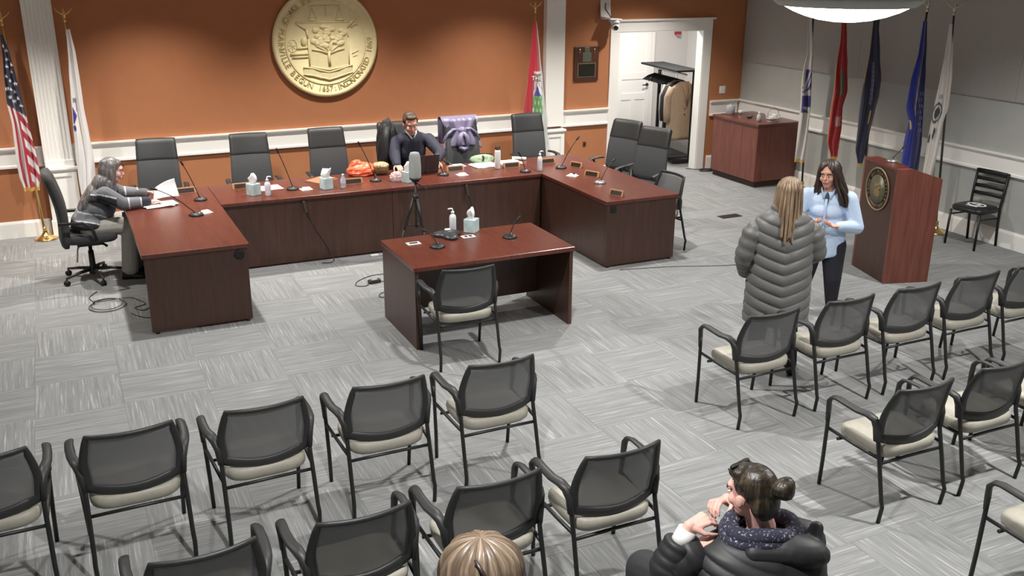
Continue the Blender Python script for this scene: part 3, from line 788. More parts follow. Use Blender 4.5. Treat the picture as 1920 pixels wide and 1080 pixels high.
gc('mesh back chair tucked behind the right wing of the council desk', 6.045, -3.40, PI/2+0.05)
gc('mesh back chair under the person in the dark puffer jacket', 2.40, -9.83, -0.44)
gc('mesh back chair under the blond person, nearly all below the frame', 1.16, -9.76, 0.0)

# ================================================================ leather swivel chairs
def star_base(t, m=M_BLACKPL, r=0.3, zc=0.085):
    hub = MB().lathe([(0.04, zc-0.03), (0.045, zc+0.03), (0.03, zc+0.06), (0.026, 0.30), (0.018, 0.30), (0.018, 0.42)], 16).build('column', m, t)
    for k in range(5):
        a = k*2*PI/5+0.25; c, s = math.cos(a), math.sin(a)
        leg = MB().tube([(0.03*c, 0.03*s, zc+0.02), (r*0.55*c, r*0.55*s, zc+0.012), (r*c, r*s, zc-0.01)], [(0.022, 0.022), (0.018, 0.016), (0.014, 0.012)], 8, up=(0, 0, 1)).build('leg', m, t)
        cs = MB()
        for q in (-1, 1): cs.lathe([(0.026, -0.008), (0.028, 0), (0.026, 0.008)], 14, M=Matrix.Translation((r*c-q*0.013*s, r*s+q*0.013*c, 0.028)) @ Matrix.Rotation(a+PI/2, 4, 'Z') @ Matrix.Rotation(PI/2, 4, 'Y'))
        cs.tube([(r*c, r*s, zc-0.005), (r*c, r*s, 0.04)], 0.008); cs.build('caster', M_DARK, leg)
    return hub
def back_slab(h0, h1, w0, w1, z0, z1, y0, y1, th, curve, belly=0.0):
    """curved upholstered slab standing from z0 to z1, from height fraction h0 to h1"""
    mb = MB(); nz = 10; na = 12; rings = []
    for i in range(nz+1):
        h = h0+(h1-h0)*i/nz
        w = w0+(w1-w0)*h; z = z0+(z1-z0)*h; y = y0+(y1-y0)*h + belly*math.sin(PI*h)
        edge = min(i, nz-i); k = 1.0 if edge > 0 else 0.55
        k2 = 1.0 if edge > 0 else 0.97
        fr_ = [Vector((a*w*k2, y + curve*a*a + th/2*k*(1-0.25*a**6), z)) for a in [-1+2*j/na for j in range(na+1)]]
        bk = [Vector((a*w*k2, y + curve*a*a - th/2*k*(1-0.25*a**6), z)) for a in [1-2*j/na for j in range(na+1)]]
        rings.append(fr_+bk)
    mb.loft(rings, True, True); return mb
def exec_chair(label, loc, rz, group=None):
    t = thing('leather_chair', label, 'chair', loc, rz, group)
    star_base(t)
    MB().box((0, 0.02, 0.425), (0.2, 0.26, 0.04)).build('tilt_mechanism', M_DARK, t, bevel=0.01)
    sq = MB(); rings = []
    for z, k in ((0.445, 0.9), (0.455, 0.98), (0.49, 1.0), (0.515, 0.97), (0.525, 0.85), (0.528, 0.4)):
        r = []
        for j in range(28):
            q = 2*PI*j/28; c, s_ = math.cos(q), math.sin(q)
            r.append(Vector((0.255*k*abs(c)**0.45*(1 if c >= 0 else -1), 0.02+0.245*k*abs(s_)**0.45*(1 if s_ >= 0 else -1), z)))
        rings.append(r)
    sq.loft(rings); sq.build('seat', M_LEATHER, t)
    back_slab(0, 1.0, 0.245, 0.215, 0.52, 1.175, -0.21, -0.33, 0.07, 0.03, 0.03).build('backrest', M_LEATHER, t)
    back_slab(0.62, 1.004, 0.2465, 0.2165, 0.52, 1.175, -0.21, -0.33, 0.078, 0.03, 0.03).build('head_panel', M_LEATHER2, t)
    for s in (-1, 1):
        MB().tube([(s*0.2, -0.02, 0.44), (s*0.28, -0.02, 0.46), (s*0.295, 0.0, 0.60), (s*0.295, 0.03, 0.66)], [(0.02, 0.012)]*4, 8).build('arm_post', M_CHROME if s < 0 else M_DARK, t)
        MB().tube([(s*0.285, -0.15, 0.672), (s*0.295, -0.05, 0.68), (s*0.295, 0.08, 0.675), (s*0.285, 0.15, 0.655)], [(0.03, 0.014)]*4, 10, up=(0, 0, 1)).build('armrest', M_BLACKPL, t)
    return t
EC = exec_chair('black leather high back chair at the left corner, behind the raised papers', (0.92, -0.97, 0), PI-0.12)
def ec(label, x, y, rz): return dup(EC, (x, y, 0), rz, label)
ec('black leather high back chair behind the first tissue box, second from the left', 1.97, -1.05, PI-0.06)
ec('black leather high back chair left of the orange bag', 2.93, -1.02, PI)
ec('black leather high back chair the man in the dark jacket sits in', 3.84, -0.93, PI)
ec('black leather high back chair covered by the purple jacket', 4.72, -1.0, PI)
ec('black leather high back chair in front of the red flag', 5.70, -0.98, PI)
ec('black leather high back chair at the right wing, farther from the viewer', 6.41, -1.80, PI/2+0.36)
ec('black leather high back chair at the right wing, nearer the mesh chair', 6.43, -2.44, PI/2+0.36)

# task chair of the woman at the left wing
tc = thing('task_chair', 'charcoal fabric swivel chair the woman with long grey hair sits in', 'chair', (0.10, -1.97, 0), -PI/2)
star_base(tc, r=0.31)
MB().box((0, 0.0, 0.40), (0.16, 0.24, 0.07)).tube([(0.05, 0.1, 0.39), (0.12, 0.16, 0.36)], 0.014).tube([(-0.06, 0.08, 0.39), (-0.1, 0.16, 0.35)], 0.014).build('tilt_mechanism', M_BLACKPL, tc, bevel=0.015)
sq = MB(); rings = []
for z, k in ((0.43, 0.93), (0.445, 1.0), (0.49, 1.0), (0.515, 0.97), (0.525, 0.85), (0.528, 0.4)):
    r = []
    for j in range(28):
        q = 2*PI*j/28; c, s_ = math.cos(q), math.sin(q)
        r.append(Vector((0.25*k*abs(c)**0.4*(1 if c >= 0 else -1), 0.02+0.25*k*abs(s_)**0.4*(1 if s_ >= 0 else -1), z)))
    rings.append(r)
sq.loft(rings); sq.build('seat', M_GREYFAB, tc)
back_slab(0, 1, 0.235, 0.20, 0.40, 1.15, -0.24, -0.33, 0.085, 0.03, 0.05).build('backrest', M_GREYFAB, tc)
for s in (-1, 1):
    MB().tube([(s*0.24, 0.06, 0.47), (s*0.285, 0.06, 0.49), (s*0.29, 0.04, 0.60), (s*0.29, -0.04, 0.665), (s*0.285, -0.26, 0.67)], [(0.018, 0.012)]*5, 8).build('armrest', M_BLACKPL, tc)
MB().tube([(0.1, -0.08, 0.42), (0.17, -0.12, 0.37), (0.18, -0.14, 0.24)], 0.008).build('adjust_lever', M_GREYPL, tc)

# metal ladder-back chair against the right wall
mc = thing('metal_chair', 'black metal ladder back chair with padded seat by the right wall', 'chair', (9.52, -4.83, 0), PI/2+0.10)
for s in (-1, 1):
    MB().tube([(s*0.19, 0.20, 0.0), (s*0.185, 0.185, 0.42)], 0.017, 4).build('leg', M_FRAME, mc)
    MB().tube([(s*0.185, -0.215, 0.0), (s*0.185, -0.185, 0.30), (s*0.185, -0.175, 0.44), (s*0.19, -0.19, 0.60), (s*0.195, -0.225, 0.86)], 0.018, 4).build('leg', M_FRAME, mc)
    MB().tube([(s*0.186, 0.185, 0.36), (s*0.185, -0.18, 0.34)], 0.009, 6).build('side_rail', M_FRAME, mc)
for z, h in ((0.585, 0.022), (0.67, 0.022), (0.755, 0.022), (0.838, 0.028)):
    y = -0.19-0.035*max(0, (z-0.6))/0.26
    MB().tube([(-0.185, y, z), (0, y-0.015, z), (0.185, y, z)], [(0.010, h)]*3, 8, up=(0, 0, 1)).build('back_slat', M_FRAME, mc)
sq = MB(); rings = []
for z, k in ((0.42, 0.96), (0.435, 1.0), (0.46, 1.0), (0.475, 0.93), (0.482, 0.6), (0.484, 0.2)):
    rings.append([Vector((0.215*k*abs(math.cos(q))**0.5*(1 if math.cos(q) >= 0 else -1), 0.01+0.205*k*abs(math.sin(q))**0.5*(1 if math.sin(q) >= 0 else -1), z)) for q in [2*PI*j/28 for j in range(28)]])
sq.loft(rings); st = sq.build('seat', mat('black_vinyl', (34, 34, 34), 0.35), mc)
lg = MB(); lg.tube([(0.10*math.cos(2*PI*k/28), -0.01+0.075*math.sin(2*PI*k/28), 0.484) for k in range(28)], [(0.013, 0.003)]*28, 6, up=(0, 0, 1), closed=True)
lg.box((-0.02, -0.015, 0.484), (0.05, 0.07, 0.004)); lg.box((0.05, -0.03, 0.484), (0.03, 0.05, 0.004)); lg.box((0, 0.09, 0.484), (0.14, 0.018, 0.004))
lg.build('seat_emblem', M_PAPER, st)
# ================================================================ flags
FLAGS = {
'us': ((-0.44, -0.2), (0.999, 0.036), [(2.34, -0.034, -0.008), (2.141, -0.043, 0.03), (1.851, -0.066, 0.061), (1.616, -0.079, 0.08), (1.376, -0.062, 0.099), (1.133, -0.07, 0.124), (0.949, -0.081, 0.136), (0.762, -0.075, 0.143), (0.637, -0.05, 0.115)]),
'state': ((0.19, -0.25), (1.000, -0.016), [(2.384, -0.004, 0.04), (2.122, -0.017, 0.065), (1.827, -0.04, 0.071), (1.527, -0.057, 0.071), (1.221, -0.075, 0.088), (0.909, -0.088, 0.105), (0.656, -0.092, 0.09), (0.516, -0.088, 0.073)]),
'town': ((6.03, -0.25), (0.895, -0.446), [(2.345, -0.022, 0.022), (2.204, -0.035, 0.045), (1.919, -0.06, 0.079), (1.558, -0.093, 0.122), (1.19, -0.141, 0.158), (0.891, -0.176, 0.193), (0.664, -0.189, 0.212)]),
'army': ((9.45, -1.85), (0.743, -0.669), [(2.645, -0.075, -0.026), (2.401, -0.056, -0.001), (1.942, -0.023, 0.061), (1.726, -0.05, 0.07), (1.508, -0.057, 0.085), (1.213, -0.041, 0.102), (0.99, -0.04, 0.103), (0.687, -0.039, 0.106), (0.473, -0.04, 0.098)]),
'marine': ((9.45, -2.47), (0.723, -0.691), [(2.671, -0.069, -0.009), (2.404, -0.045, 0.021), (2.134, -0.034, 0.052), (1.859, -0.05, 0.09), (1.512, -0.045, 0.13), (1.298, -0.056, 0.093), (1.012, -0.059, 0.112), (0.83, -0.053, 0.105), (0.627, 0.011, 0.101)]),
'navy': ((9.45, -3.03), (0.702, -0.712), [(2.693, -0.068, -0.018), (2.437, -0.055, 0.014), (2.046, -0.052, 0.075), (1.714, -0.076, 0.129), (1.511, -0.084, 0.128), (1.306, -0.086, 0.102), (1.028, -0.079, 0.071), (0.818, -0.075, 0.057), (0.635, -0.027, 0.033)]),
'af': ((9.45, -3.78), (0.672, -0.741), [(2.483, -0.028, 0.019), (2.113, -0.03, 0.058), (1.798, -0.072, 0.089), (1.478, -0.084, 0.114), (1.285, -0.034, 0.129), (1.022, -0.054, 0.152), (0.722, -0.046, 0.156), (0.55, -0.03, 0.13)]),
'cg': ((9.45, -4.17), (0.655, -0.756), [(2.476, -0.033, 0.006), (2.147, -0.032, 0.053), (1.842, -0.046, 0.085), (1.531, -0.066, 0.095), (1.277, -0.078, 0.056), (0.955, -0.081, 0.048), (0.692, -0.081, 0.031), (0.5, -0.07, 0.02)]),
}
M_CLOTH = printed('flag_cloth', 0.7, 0.3)
M_FRINGE = mat('gold_fringe', (214, 170, 92), 0.6, noise=0.25, scale=60)
M_FLAGPOLE = mat('flag_pole_dark', (56, 50, 42), 0.4)
M_SILVER = mat('finial_silver', (196, 192, 176), 0.3, 0.85)
def interp(tab, z):
    if z >= tab[0][0]: return tab[0][1], tab[0][2]
    for (z0, a0, b0), (z1, a1, b1) in zip(tab, tab[1:]):
        if z1 <= z <= z0:
            t = (z0-z)/(z0-z1); t = t*t*(3-2*t)*0.5+t*0.5
            return a0+(a1-a0)*t, b0+(b1-b0)*t
    return tab[-1][1], tab[-1][2]
def flag(key, label, col, folds=2.5, tilt=0.0, top=2.55, pole_m=M_FLAGPOLE, base_m=M_BRASS, finial_m=M_BRASS, nu=44, nv=110, slant=0.0):
    (px, py), t, tab = FLAGS[key]
    T = Vector((t[0], t[1], 0)); N = Vector((T.y, -T.x, 0))       # N faces the room
    if N.y > 0: N = -N
    bx = Vector((px, py, 0)) + T*tilt
    root = thing('flag', label, 'flag', (bx.x, bx.y, 0), 0, 'indoor flags on poles')
    tp = Vector((px, py, 0)) - bx
    def pole(z): return tp*(z/top)
    MB().tube([pole(0.06)+Vector((0, 0, 0.06)), pole(top)+Vector((0, 0, top))], [0.0145, 0.012], 10).build('pole', pole_m, root)
    MB().lathe([(0.125, 0.0), (0.128, 0.012), (0.11, 0.022), (0.055, 0.05), (0.028, 0.085), (0.022, 0.13), (0.026, 0.135), (0.022, 0.15)], 28).build('pole_base', base_m, root)
    e = MB(); z = top
    P = tp
    e.lathe([(0.012, z-0.01), (0.02, z+0.01), (0.012, z+0.03)], 12, c=(P.x, P.y, 0))
    e.ell((P.x, P.y, z+0.075), (0.023, 0.023, 0.052), 10, 8); e.ell((P.x, P.y-0.005, z+0.125), (0.012, 0.015, 0.015), 8, 6)
    for s in (-1, 1):
        e.tube([P+Vector((0, 0, z+0.07)), P+T*(s*0.04)+Vector((0, 0, z+0.09)), P+T*(s*0.075)+Vector((0, 0, z+0.12)), P+T*(s*0.095)+Vector((0, 0, z+0.155))], [(0.030, 0.010), (0.034, 0.010), (0.024, 0.008), (0.006, 0.004)], 8)
    e.build('eagle_finial', finial_m, root)
    z0, z1 = tab[0][0], tab[-1][0]
    off = Vector((px, py, 0))-bx
    def pt(u, v, side=1):
        z = z0+(z1-z0)*v
        z += slant*(u-0.5)*v
        a, b = interp(tab, z0+(z1-z0)*v)
        w = b-a
        s = a+w*u
        amp = min(0.035, 0.16*w)
        d = amp*math.sin(2*PI*folds*u+1.1*math.sin(2.2*v*PI)+0.6) + 0.22*amp*math.sin(2*PI*(folds*1.9)*u+3*v)
        d += side*(0.012+0.35*w*math.sqrt(max(0, 0.25-(u-0.5)**2)))
        return off + T*s + N*d + Vector((0, 0, z))
    mb = MB()
    mb.sheet(lambda u, v: pt(u, v, 1), nu, nv, col=col)
    mb.sheet(lambda u, v: pt(1-u, v, -0.6), nu, nv, col=lambda u, v: col(1-u, v))
    mb.build('flag_cloth', M_CLOTH, root)
    fr = MB(); ring = [pt(i/20, 1, 1) for i in range(21)] + [pt(1-i/20, 1, -0.6) for i in range(21)]
    fr.loft([[p+Vector((0, 0, 0.004)) for p in ring], [p*1.0+Vector((0, 0, -0.04)) for p in ring]], True, False)
    if key not in ('town',): fr.build('fringe', M_FRINGE, root)
    return root
c_navy, c_red, c_white = rgb(32, 32, 58), rgb(170, 30, 48), rgb(226, 220, 222)
stars = [(0.3, 0.07), (0.62, 0.1), (0.5, 0.155), (0.85, 0.19), (0.35, 0.2), (0.68, 0.235), (0.18, 0.26), (0.45, 0.29), (0.8, 0.31), (0.12, 0.34), (0.4, 0.345), (0.62, 0.36), (0.25, 0.395), (0.75, 0.405), (0.5, 0.42), (0.86, 0.455)]
def us_col(u, v):
    edge = 0.44+0.085*u
    if v < edge:
        for su, sv in stars:
            r = math.hypot((u-su)*0.16*(0.3+1.1*v), (v-sv)*1.7); a = math.atan2((v-sv)*1.7, (u-su)*0.16*(0.3+1.1*v))
            if r < 0.0125*(1+0.38*math.cos(5*a+PI/2)): return rgb(235, 235, 238)
        return c_navy
    if u < 0.56:
        return c_white if u < 0.15 else c_red if u < 0.29 else c_white if u < 0.41 else c_red
    k = (v-edge)*1.7 + (u-0.56)*0.16*-1.15
    return c_red if math.floor(k/0.098) % 2 == 0 else c_white
flag('us', 'national flag with navy star field and red and white stripes at the left wall end', us_col, 2.2, 0.10, 2.44, M_BRASS, M_BRASS)
def state_col(u, v):
    if 0.40 < v < 0.62 and u < 0.5:
        vv, uu = v, u
        if 0.40 < vv < 0.43 and 0.14 < uu < 0.42: return rgb(128, 130, 142)
        if abs(uu-0.40-(vv-0.42)*-0.3) < 0.035 and vv < 0.485: return rgb(120, 122, 130)
        if 0.05 < uu < 0.36-abs(vv-0.51)*5.0 and 0.455 < vv < 0.56: return rgb(50, 48, 136)
        if math.hypot(uu-0.12, (vv-0.585)*5) < 0.1: return rgb(50, 46, 126)
    return rgb(228, 226, 226)
flag('state', 'white flag with a small blue emblem behind the woman at the left', state_col, 1.6, 0.03, 2.47, M_BRASS)
def town_col(u, v):
    if u < 0.43 or v < 0.40: 
        if u > 0.86: return rgb(170, 172, 170)
        return rgb(176, 24, 46) if u < 0.9 else rgb(190, 190, 186)
    if u > 0.88: return rgb(186, 190, 188)
    x = (u-0.66)/0.23; y = (v-0.62)/0.21
    if v < 0.415: return rgb(240, 226, 215)
    if v < 0.475: return rgb(120, 110, 104)
    if v > 0.87: return rgb(176, 24, 46)
    if abs(x) + 0 < 1:
        if 0.50 < v < 0.60 and abs(x+0.1) < (v-0.5)*8.5 and x > -0.8: return rgb(66, 60, 140)
        if v > 0.585 and x*x+y*y < 1.1:
            if math.sin(x*9)*math.sin(y*11) > 0.72: return rgb(198, 216, 176)
            return rgb(96, 150, 96)
    return rgb(214, 214, 220)
tf = flag('town', 'red flag with a round green seal standing left of the plain pilaster', town_col, 1.7, 0.0, 2.46, M_BRASS)
(px, py), t, tab = FLAGS['town']
T_ = Vector((t[0], t[1], 0)); N_ = Vector((T_.y, -T_.x, 0))
N_ = N_ if N_.y < 0 else -N_
a_, b_ = interp(tab, 1.575)
tq = Vector((0, 0, 1.595)) + T_*(a_+(b_-a_)*0.62) + N_*0.125
text_obj('THE', 0.082, mat('flag_white_print', (230, 226, 218), 0.8), tf, Matrix.Translation(tq) @ Matrix((( T_.x, 0, -T_.y*-1 if False else N_.x, 0), (T_.y, 0, N_.y, 0), (0, 1, 0, 0), (0, 0, 0, 1))), 0.001)
def army_col(u, v):
    if 0.42 < v < 0.70:
        w = (v-0.42)/0.28
        if u > 0.97: return rgb(190, 188, 186)
        lo = 0.32 if w < 0.4 else 0.15
        if u < lo: return rgb(196, 192, 180)
        if w < 0.42: return rgb(196, 194, 206) if abs(u-0.35-(0.42-w)*1.3) < 0.10 or abs(u-0.62-(0.42-w)*1.4) < 0.06 else rgb(56, 50, 122)
        if w < 0.52: return rgb(32, 32, 36) if abs(u-0.2-(0.52-w)*7) < 0.14 else rgb(184, 182, 196)
        if w < 0.58: return rgb(180, 178, 190)
        if w > 0.85 and u > 1.0-(1-w)*5.5: return rgb(200, 198, 198)
        return rgb(54, 50, 120)
    return rgb(204, 200, 196)
flag('army', 'white flag with a dark blue block emblem, nearest the corner cabinet', army_col, 1.3, 0.10, 2.72, finial_m=M_SILVER)
def marine_col(u, v):
    if 0.43 < v < 0.6 and 0.42 < u < 0.78-abs(v-0.5)*0.8: return rgb(120, 108, 92) if (u*9+v*31) % 1 > 0.35 else rgb(84, 78, 60)
    if abs(math.hypot((u-0.55)*1.2, (v-0.45)*6)-0.08) < 0.03: return rgb(196, 160, 120)
    if 0.735 < v < 0.80 and 0.45 < u < 0.9 and (u*13+v*40) % 1 > 0.55: return rgb(220, 200, 206)
    if u < 0.05: return rgb(190, 140, 90)
    return rgb(172, 32, 34)
flag('marine', 'red flag with a small grey and gold emblem in the row by the right wall', marine_col, 2.0, 0.08, 2.72, finial_m=M_SILVER)
def navyf_col(u, v):
    if 0.37 < v < 0.62 and abs(u-0.52-0.4*(v-0.5)) < 0.085: return rgb(120, 120, 150) if (v*37) % 1 > 0.3 else rgb(86, 84, 110)
    if u < 0.06 and v < 0.5: return rgb(176, 140, 90)
    if abs(u-0.72) < 0.05 and 0.66 < v < 0.74: return rgb(196, 158, 92)
    return rgb(44, 46, 72)
flag('navy', 'very dark navy flag with gold fringe in the row by the right wall', navyf_col, 1.8, 0.09, 2.72, finial_m=M_SILVER)
def af_col(u, v):
    if abs(u-0.62+0.25*max(0, v-0.15)) < 0.03 and v < 0.58: return rgb(186, 160, 140)
    if 0.42 < v < 0.70 and 0.66 < u < 0.92 and math.sin(u*47)*math.sin(v*83) > 0.6: return rgb(150, 150, 190)
    if 0.60 < v < 0.66 and 0.04 < u < 0.3 and abs(u-0.1-(v-0.6)*3) < 0.06: return rgb(214, 190, 130)
    return rgb(42, 54, 158) if u < 0.52 else rgb(36, 38, 92)
flag('af', 'bright royal blue flag with a pale cord standing behind the podium', af_col, 2.0, -0.04, 2.6, finial_m=M_SILVER)
def cg_col(u, v):
    x = (u-0.30)/0.34; y = (v-0.515)/0.062
    r = math.hypot(x, y)
    if 0.78 < r < 1.0 or r < 0.55: return rgb(66, 66, 66)
    if 0.40 < v < 0.435 and 0.22 < u < 0.5 and (u*22) % 1 > 0.4: return rgb(80, 80, 80)
    if 0.60 < v < 0.70 and u < 0.62 and abs(v-0.65+ (u-0.3)*0.12) < 0.018+0.02*math.sin(u*20): return rgb(58, 58, 58)
    if u > 0.94: return rgb(216, 190, 160)
    return rgb(214, 210, 204)
flag('cg', 'white flag with a black ring emblem at the right end of the row', cg_col, 1.7, 0.16, 2.58, finial_m=M_SILVER)

# ================================================================ small things on the desks
def mic(label, base, head, rz=0.0, silver=False):
    t = thing('gooseneck_microphone', label, 'microphone', (base[0], base[1], TZ), rz)
    b = MB(); rings = []
    for z, k in ((0.001, 1.0), (0.012, 0.98), (0.024, 0.8), (0.03, 0.45)):
        rings.append([Vector((0.062*k*math.cos(q)*(1+0.12*math.cos(2*q)), 0.075*k*math.sin(q)-0.01*(1-k), z)) for q in [2*PI*j/24 for j in range(24)]])
    b.loft(rings); b.build('mic_base', mat('mic_base_silver', (170, 170, 172), 0.3, 0.7) if silver else M_BLACKPL, t)
    MB().ell((0, -0.035, 0.026), (0.016, 0.016, 0.008), 12, 8).build('talk_button', M_CHROME, t)
    h = Matrix.Rotation(-rz, 3, 'Z') @ Vector((head[0]-base[0], head[1]-base[1], 0)); h.z = head[2]-TZ
    p0 = Vector((0, 0.01, 0.028)); pts = []
    for i in range(9):
        q = i/8; c = p0.lerp(h, q); c.z += 0.05*math.sin(PI*q)*(0.4+0.6*(1-abs(h.z)/max(0.01, h.length)))
        pts.append(c)
    MB().tube(pts, 0.0045, 8).build('gooseneck', M_DARK, t)
    d = (pts[-1]-pts[-2]).normalized()
    MB().cap(pts[-1]-d*0.012, pts[-1]+d*0.03, 0.0105, 0.0105).build('mic_capsule', M_DARK, t)
    return t
mic('gooseneck microphone at the far end of the left wing, beside its name plate', (1.22, -2.07), (1.08, -2.03, 1.13), 0.6)
mic('gooseneck microphone in the middle of the left wing with its neck toward the woman', (1.09, -2.70), (0.74, -2.66, 1.03), 1.2)
mic('gooseneck microphone between the two left tissue boxes', (2.215, -1.978), (2.09, -1.93, 1.165))
mic('gooseneck microphone in front of the orange bag', (3.175, -1.937), (3.018, -1.9, 1.165))
mic('gooseneck microphone right of the laptop', (3.998, -1.958), (3.87, -1.90, 1.06))
mic('gooseneck microphone standing right of the white bottle', (4.963, -2.187), (4.905, -2.15, 0.95))
mic('gooseneck microphone at the inner corner of the right wing', (5.457, -2.169), (5.69, -2.14, 1.08), -1.3)
mic('silver based gooseneck microphone in the middle of the right wing', (5.485, -3.067), (5.69, -3.0, 0.97), -1.4, True)
mic('gooseneck microphone on the lone table left of the conference phone', (2.88, -4.69), (2.80, -4.60, 0.88), 2.9)
mic('gooseneck microphone at the right end of the lone table', (3.60, -4.67), (3.684, -4.66, 0.905), 2.6)

def tissue(label, x, y, rz=0.3, big=False):
    t = thing('tissue_box', label, 'tissue box', (x, y, TZ), rz)
    m, nt, b = (MATS['tissue_box_card'], None, None) if 'tissue_box_card' in MATS else (None, None, None)
    card = mat('tissue_box_card', (186, 206, 206), 0.6, noise=0.16, scale=14)
    MB().box((0, 0, 0.063), (0.112, 0.112, 0.125)).build('box', card, t, bevel=0.004)
    MB().lathe([(0.038, 0.1256), (0.0, 0.1262)], 16).build('opening', mat('tissue_opening', (220, 224, 224), 0.7), t)
    q = MB(); rr = random.Random(int(x*100))
    ph = rr.uniform(0, 6)
    rings = []
    for i in range(9):
        h = i/8; r0 = 0.026+0.026*math.sin(h*2.3)
        rings.append([Vector((r0*math.cos(a)*(1+0.25*math.sin(3*a+ph))+0.012*math.sin(4*h+ph), 0.6*r0*math.sin(a)*(1+0.3*math.sin(2*a+ph+h)), 0.12+0.09*h+0.022*math.sin(2*a+ph)*h)) for a in [2*PI*j/18 for j in range(18)]])
    q.loft(rings, True, True); q.build('tissue', M_PAPER, t)
    return t
tissue('teal tissue box at the left end of the centre desk run, beside a pump bottle', 1.776, -2.06, 0.5)
tissue('teal tissue box in front of the brown folder, left of a water bottle', 2.565, -2.09, 0.2)
tissue('teal tissue box at the desk edge in front of the man', 3.50, -2.14, 0.3)
tissue('teal tissue box on the lone table beside the pump bottle', 3.353, -4.345, 0.75)

def pump(label, x, y, h=0.20, r=0.032, rz=0.0):
    t = thing('pump_bottle', label, 'bottle', (x, y, TZ), rz)
    m = mat('sanitizer_bottle', (226, 228, 232), 0.3, spec=0.5)
    MB().lathe([(r*0.92, 0.001), (r, 0.006), (r, h*0.58), (r*0.85, h*0.68), (r*0.4, h*0.74), (r*0.4, h*0.78)], 24).build('bottle_body', m, t)
    MB().lathe([(r*0.5, h*0.78), (r*0.5, h*0.86), (r*0.16, h*0.865), (r*0.16, h*0.96)], 16).tube([(0, 0, h*0.96), (0.012, 0, h*0.985), (0.035, 0, h*0.98), (0.045, 0, h*0.95)], [(0.011, 0.007), (0.011, 0.007), (0.008, 0.006), (0.005, 0.005)], 10).build('pump_head', M_WHITEPL, t)
    MB().sheet(lambda u, v: Vector(((r+0.0006)*math.cos(-2.3+2.0*u), (r+0.0006)*math.sin(-2.3+2.0*u), h*(0.12+0.38*v))), 10, 2).build('bottle_label', mat('bottle_label', (206, 212, 220), 0.6, noise=0.1, scale=40), t)
    return t
pump('white pump bottle right of the leftmost tissue box on the centre desk', 1.908, -2.165, 0.21)
pump('white pump bottle behind the tissue box in front of the man', 3.575, -2.0, 0.24, rz=0.4)
pump('white pump bottle at the corner where the centre desk meets the right wing', 5.15, -2.20, 0.24, 0.03)
pump('white pump bottle on the lone table', 3.214, -4.223, 0.21, rz=2.8)

wb = thing('water_bottle', 'small clear water bottle left of the dark name plate near the orange bag', 'bottle', (2.745, -2.127, TZ))
m_clear = mat('clear_plastic', (212, 220, 232), 0.12, alpha=0.55)
MB().lathe([(0.026, 0.001), (0.029, 0.01), (0.027, 0.05), (0.029, 0.055), (0.029, 0.10), (0.012, 0.13), (0.012, 0.14)], 20).build('bottle_body', m_clear, wb)
MB().lathe([(0.0135, 0.139), (0.0135, 0.155), (0.0, 0.156)], 14).build('bottle_cap', M_WHITEPL, wb)
MB().lathe([(0.0296, 0.055), (0.0296, 0.098)], 20, cap=False).build('bottle_label', mat('water_label', (196, 204, 222), 0.5), wb)
sb = thing('steel_bottle', 'tall white insulated bottle with a black loop cap beside the loose papers', 'bottle', (4.733, -1.888, TZ))
MB().lathe([(0.034, 0.001), (0.0365, 0.006), (0.0365, 0.21), (0.032, 0.222), (0.02, 0.232)], 28).build('bottle_body', M_WHITEPL, sb)
MB().lathe([(0.024, 0.226), (0.024, 0.25), (0.0, 0.252)], 18).tube([(-0.026, 0, 0.24), (-0.03, 0, 0.268), (0, 0, 0.258), (0.03, 0, 0.268), (0.026, 0, 0.24)], 0.006).build('bottle_cap', M_DARK, sb)

def plate(label, x, y, rz, w=0.22, wide_wood=True):
    t = thing('name_plate', label, 'name plate', (x, y, TZ), rz)
    tri = [(-0.03, 0.0), (0.03, 0.0), (0.006, 0.062), (-0.004, 0.062)]
    MB().prism([(p[0], p[1]+0.0005) for p in tri], -w/2, w/2, M=YZX).build('wood_wedge', wood('plate_wood', (150, 106, 72), (186, 140, 98), 0.4), t, bevel=0.002)
    R = Matrix.Translation((0, -0.0185, 0.032)) @ Matrix.Rotation(math.atan2(0.062, 0.026), 4, 'X')
    MB().box((0, 0, 0.002), (w*0.80, 0.045, 0.003), M=R).build('engraved_plate', mat('name_plate_dark', (48, 36, 28), 0.35, 0.2), t)
    return t
plate('name plate at the far end of the left wing in front of the leather chair', 1.12, -1.68, 0.06)
plate('name plate half hidden by the leftmost tissue box', 1.72, -1.70, 0.02)
plate('name plate with wide brass base right of the water bottle', 2.90, -1.97, 0.02)
plate('name plate right of the laptop beside a white card', 4.21, -1.80, 0.0)
plate('name plate just right of the white insulated bottle', 4.92, -1.88, 0.0)
plate('name plate behind the corner pump bottle', 5.43, -1.84, 0.0)
plate('name plate on the right wing farthest from the viewer', 5.66, -2.19, -1.1, 0.17)
plate('name plate in the middle of the right wing beside the silver microphone', 5.58, -2.72, -1.1, 0.2)
plate('name plate alone near the front end of the right wing', 5.35, -3.66, -1.1, 0.17)

